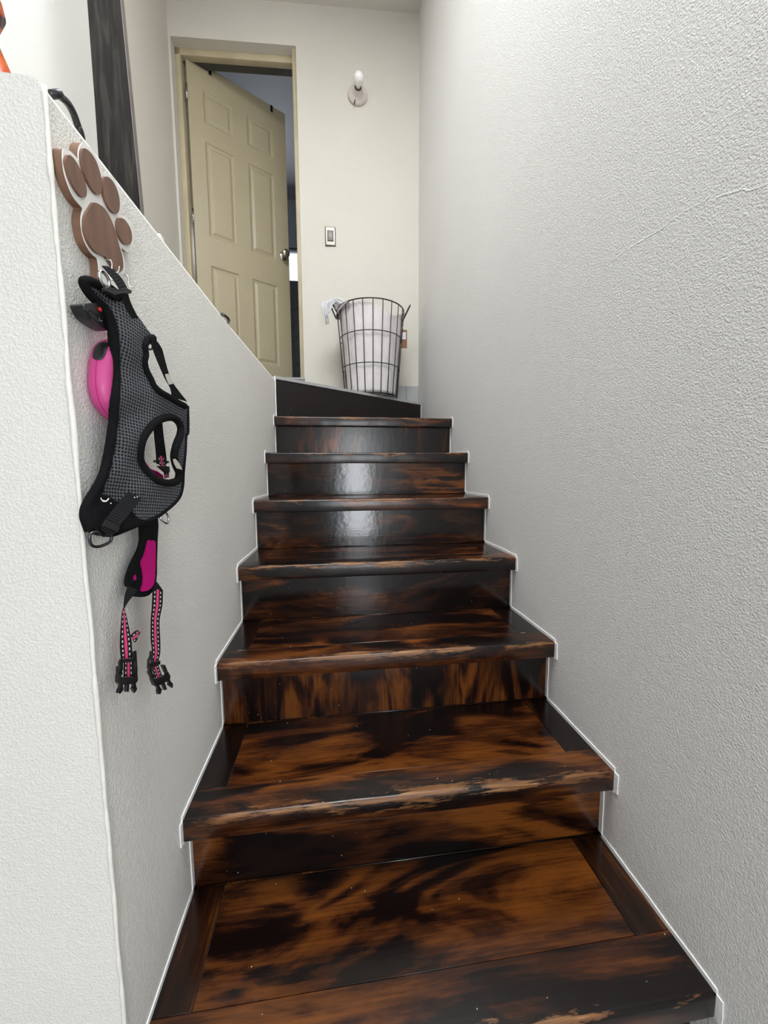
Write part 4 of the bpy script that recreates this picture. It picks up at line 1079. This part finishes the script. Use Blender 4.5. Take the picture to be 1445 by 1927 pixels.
# silver tab at the lower loop and inner strap seen through it
rib('tab', [(1085, 690), (1100, 740), (1125, 785)], [(1110, 685), (1150, 730), (1185, 800)], 'plate', c4, 0.010, 0.0015)
def hpi(px, py, d): return on_x(px, py, XW + d)
bm = bmesh.new(); ribbon(bm, [hpi(*c4(*p), 0.030) for p in [(878, 300), (890, 450), (905, 600), (915, 740)]], [hpi(*c4(*p), 0.030) for p in [(975, 300), (990, 450), (1010, 600), (1025, 740)]], 0.002, VP); obj('inner_strap', bm, M['blackcloth'], har, hbase)
bm = bmesh.new(); ribbon(bm, [hpi(*c4(*p), 0.033) for p in [(918, 655), (940, 740), (985, 800), (1000, 890)]], [hpi(*c4(*p), 0.033) for p in [(1000, 655), (1010, 740), (1040, 800), (1045, 880)]], 0.002, VP); obj('inner_strap', bm, M['webbing'], har, hbase)
for pp in ([(897, 700), (925, 700), (925, 725), (897, 725)], [(1000, 705), (1045, 710), (1045, 730), (1005, 730)], [(925, 760), (1050, 765), (1055, 825), (1010, 835)]):
    bm = bmesh.new(); slab(bm, [hpi(*c4(*p), 0.034) for p in pp], (-0.003, 0.002, 0)); obj('slider', bm, M['blackplastic'], har, hbase)
bm = bmesh.new(); slab(bm, [hpi(*c4(*p), 0.022) for p in [(780, 690), (850, 790), (930, 820), (985, 860), (1000, 930), (900, 930), (800, 850)]], (-0.003, 0.002, 0)); obj('inner_lining', bm, M['pinkcloth'], har, hbase)
# black side buckle with red dot near the top left
def bd(px, py, e=0.0): return on_x(px, py, XW + 0.010 + e)
bk = bmesh.new(); slab(bk, catmull([bd(*c3(*p), 0.012) for p in [(150, 530), (180, 510), (280, 500), (380, 520), (420, 600), (430, 700), (430, 790), (360, 765), (280, 715), (215, 660), (175, 590)]], 3), (-0.016, 0.004, 0), 0.002)
bko = obj('side_buckle', bk, M['blackplastic'], har, hbase, 'auto')
bm = bmesh.new(); lathe_dir(bm, [(0.0024, 0.0), (0.0024, 0.0012), (0.001, 0.002)], bd(*c3(318, 568), 0.0122), (1, -0.3, 0), 16); obj('dot', bm, M['red'], bko, hbase)
bm = bmesh.new(); tube(bm, catmull([bd(*c3(*p), 0.0125) for p in [(185, 570), (240, 590), (300, 630), (318, 670), (300, 690), (250, 660), (205, 610)]], 3), 0.0006, 6, True); obj('slot', bm, M['gunmetal'], bko, hbase)
bm = bmesh.new(); tube(bm, [bd(*c3(345, 690), 0.0125), bd(*c3(405, 717), 0.0125)], 0.0007, 6); obj('pin', bm, M['chrome'], bko, hbase)

# belly piece with the pink panel and two striped webbing straps
def sd(px, py): return 0.012 + max(0.0, px - 220) / 100.0 * 0.016
def spt(x, y, e=0.0):
    px, py = c5(x, y); return on_x(px, py, XW + sd(px, py) + e)
bp_ = [(500, -40), (665, -60), (662, 200), (655, 450), (652, 640), (622, 730), (570, 798), (470, 815), (398, 800), (420, 770), (400, 730), (345, 700), (335, 640), (360, 540), (400, 440), (460, 320), (490, 200)]
bm = bmesh.new(); slab(bm, [spt(x, y) for x, y in smooth2(bp_, 2)], (-0.005, 0.002, 0), 0.001); belly = obj('belly_flap', bm, M['blackcloth'], har, hbase)
pk = [(560, 212), (600, 213), (640, 225), (640, 420), (635, 600), (620, 680), (580, 730), (530, 750), (485, 750), (505, 680), (510, 600), (500, 520), (485, 445), (515, 380), (540, 300)]
bm = bmesh.new(); slab(bm, [spt(x, y, 0.002) for x, y in smooth2(pk, 2)], (-0.002, 0.001, 0)); obj('pink_panel', bm, M['pinkcloth'], belly, hbase)
bm = bmesh.new(); slab(bm, [spt(x, y, 0.002) for x, y in [(412, 600), (428, 575), (436, 620), (415, 635)]], (-0.002, 0.001, 0)); obj('pink_lining', bm, M['pinkcloth'], belly, hbase)
def rib5(name, l, r, mat, e, thick=0.0014, sub=5, parent=None):
    bm = bmesh.new(); ribbon(bm, [spt(*p, e) for p in l], [spt(*p, e) for p in r], thick, VP, sub); return obj(name, bm, M[mat], parent or har, hbase)
rib5('strap', [(345, 690), (312, 790), (298, 880), (297, 940)], [(450, 735), (400, 800), (345, 870), (305, 940)], 'blackweb', 0.003)
s1 = rib5('strap', [(290, 935), (276, 1010), (262, 1200), (258, 1350), (268, 1480)], [(306, 935), (328, 1010), (362, 1170), (385, 1300), (392, 1480)], 'webbing', 0.004)
rib5('strap', [(300, 1480), (298, 1580), (296, 1680)], [(398, 1480), (400, 1580), (404, 1680)], 'webbing', 0.005)
rib5('strap', [(606, 725), (600, 900), (588, 1060), (586, 1250), (600, 1400), (592, 1520)], [(718, 740), (712, 900), (682, 1070), (690, 1290), (688, 1420), (660, 1520)], 'webbing', 0.004)
rib5('strap', [(590, 1540), (615, 1620), (650, 1720)], [(665, 1530), (695, 1610), (725, 1700)], 'webbing', 0.005)
rib5('strap', [(612, 735), (630, 690), (640, 655)], [(720, 745), (690, 700), (655, 655)], 'blackweb', 0.003)
rib5('strap_tail', [(372, 1225), (420, 1180), (450, 1170)], [(402, 1285), (430, 1290), (482, 1185)], 'webbing', 0.003)
# sliders
def frame5(name, pts, w_, e):
    bm = bmesh.new(); tube(bm, [spt(*p, e) for p in pts], w_, 6, True); obj(name, bm, M['blackplastic'], har, hbase)
frame5('slider', [(402, 1395), (424, 1388), (434, 1555), (410, 1575)], 0.0014, 0.005)
bm = bmesh.new(); slab(bm, [spt(*p, 0.007) for p in [(260, 1500), (292, 1500), (294, 1590), (272, 1600), (262, 1570)]], (-0.003, 0.001, 0)); obj('slider', bm, M['blackplastic'], har, hbase)
bm = bmesh.new(); slab(bm, [spt(*p, 0.008) for p in [(262, 1478), (435, 1470), (435, 1500), (262, 1520)]], (-0.002, 0.001, 0)); obj('slider', bm, M['blackplastic'], har, hbase)
frame5('slider', [(585, 1400), (565, 1480), (560, 1560), (580, 1625), (600, 1600), (600, 1480)], 0.0020, 0.005)
bm = bmesh.new(); slab(bm, [spt(*p, 0.008) for p in [(565, 1530), (690, 1490), (690, 1530), (575, 1580)]], (-0.002, 0.001, 0)); obj('slider', bm, M['blackplastic'], har, hbase)
# male buckles: bar, body sides and three prongs
def buckle(origin, rot, s=1.0):
    ca, sa = math.cos(rot), math.sin(rot)
    def T(x, y): return (origin[0] + s * (x * ca - y * sa), origin[1] + s * (x * sa + y * ca))
    bm = bmesh.new()
    def sl(pts, e, th=0.005): slab(bm, [spt(*T(*p), e) for p in pts], (-th, th * 0.4, 0), 0.0005)
    sl([(-105, 70), (-75, 68), (-70, 100), (75, 95), (78, 66), (100, 66), (105, 125), (80, 165), (-85, 175), (-108, 150)], 0.009)
    sl([(-100, -20), (-70, -20), (-60, 68), (-98, 72)], 0.006); sl([(75, -25), (100, -20), (98, 66), (72, 66)], 0.006)
    o = obj('buckle', bm, M['blackplastic'], har, hbase, 'auto')
    for pr in ([(-85, 170), (-60, 165), (-58, 205), (-48, 225), (-75, 255), (-85, 270), (-108, 262), (-100, 225), (-85, 205)], [(-18, 165), (12, 165), (6, 250), (-20, 250)], [(55, 165), (80, 160), (82, 195), (95, 215), (85, 240), (70, 262), (55, 235), (42, 215), (58, 200)]):
        bm = bmesh.new(); slab(bm, [spt(*T(*p), 0.007) for p in pr], (-0.004, 0.0015, 0), 0.0004); obj('prong', bm, M['blackplastic'], o, hbase)
buckle((350, 1575), 0.0); buckle((665, 1590), -0.42, 0.92)

# ================================================================== PINK RETRACTABLE LEASH BEHIND THE HARNESS
lbase = on_x(205, 790, XW + 0.017)
lea = empty('retractable_leash', lbase, 'pink retractable dog leash hanging behind the grey harness', 'dog leash')
# casing profile in the wall plane (y, z): near rim follows the curve seen, body continues behind the harness
near = [c3(*p) for p in [(420, 880), (330, 882), (272, 925), (238, 1000), (216, 1110), (207, 1250), (209, 1380)]] + [c4(*p) for p in [(240, 70), (272, 140), (320, 210), (372, 268), (432, 298)]]
npts = [on_x(x, y, XW + 0.006) for x, y in near]
yz = [(p.y, p.z) for p in npts]
zmid = (yz[0][1] + yz[-1][1]) / 2
far = [(yz[-1][0] + 0.025, yz[-1][1] - 0.004), (yz[-1][0] + 0.055, zmid - 0.045), (yz[-1][0] + 0.066, zmid - 0.005), (yz[-1][0] + 0.056, zmid + 0.030), (yz[0][0] + 0.035, yz[0][1] + 0.002)]
prof = [(v.x, v.y) for v in catmull([Vector((a, b, 0)) for a, b in yz + far], 3)]
cyz = Vector((sum(p[0] for p in prof) / len(prof), sum(p[1] for p in prof) / len(prof)))
bm = bmesh.new(); rings = []
X0, X1 = XW + 0.001, XW + 0.026
for t in range(13):
    a = math.pi * t / 12; x = (X0 + X1) / 2 - math.cos(a) * (X1 - X0) / 2
    ins = 0.010 * (1 - math.sin(a) ** 0.7)
    ring = []
    for (y, z) in prof:
        d = (Vector((y, z)) - cyz); ln = d.length; d = d * ((ln - ins) / ln)
        ring.append(bm.verts.new((x, cyz.x + d.x, cyz.y + d.y)))
    rings.append(ring)
m_ = len(prof)
for A, B in zip(rings, rings[1:]):
    for k in range(m_): bm.faces.new((A[k], A[(k + 1) % m_], B[(k + 1) % m_], B[k]))
bm.faces.new(rings[0]); bm.faces.new(list(reversed(rings[-1])))
from mathutils.bvhtree import BVHTree
case_bvh = BVHTree.FromBMesh(bm)
obj('casing', bm, M['pinkplastic'], lea, lbase, True)
# seam along the rim
bm = bmesh.new(); xm = (X0 + X1) / 2
tube(bm, [(xm, cyz.x + (p[0] - cyz.x) * 1.0, cyz.y + (p[1] - cyz.y) * 1.0) for p in prof], 0.0004, 5, True); obj('seam', bm, M['pinkcloth'], lea, lbase)
# black nozzle window at the top of the rim
oval = [(v.x, v.y) for v in catmull([Vector((a, b, 0)) for a, b in [(250, 1080), (243, 1030), (268, 960), (320, 913), (385, 906), (412, 930), (392, 1010), (355, 1080), (300, 1097)]], 3)]
ocx, ocy = sum(p[0] for p in oval) / len(oval), sum(p[1] for p in oval) / len(oval)
def on_case(x, y, lift):
    d_ = Vector(ray(*c3(x, y))).normalized(); hit = case_bvh.ray_cast(Vector((0, 0, 0)), d_)
    if hit[0] is None: return on_x(*c3(x, y), XW + 0.012)
    return hit[0] - d_ * lift
bm = bmesh.new(); rings = []
for f_, lift in ((1.0, -0.0015), (1.0, 0.0009), (0.85, 0.0014), (0.55, 0.0014), (0.25, 0.0014)):
    rings.append([bm.verts.new(on_case(ocx + (x - ocx) * f_, ocy + (y - ocy) * f_, lift)) for x, y in oval])
for A, B in zip(rings, rings[1:]):
    for k in range(len(oval)): bm.faces.new((A[k], A[(k + 1) % len(oval)], B[(k + 1) % len(oval)], B[k]))
bm.faces.new(rings[-1])
obj('nozzle', bm, M['blackplastic'], lea, lbase, 'auto')
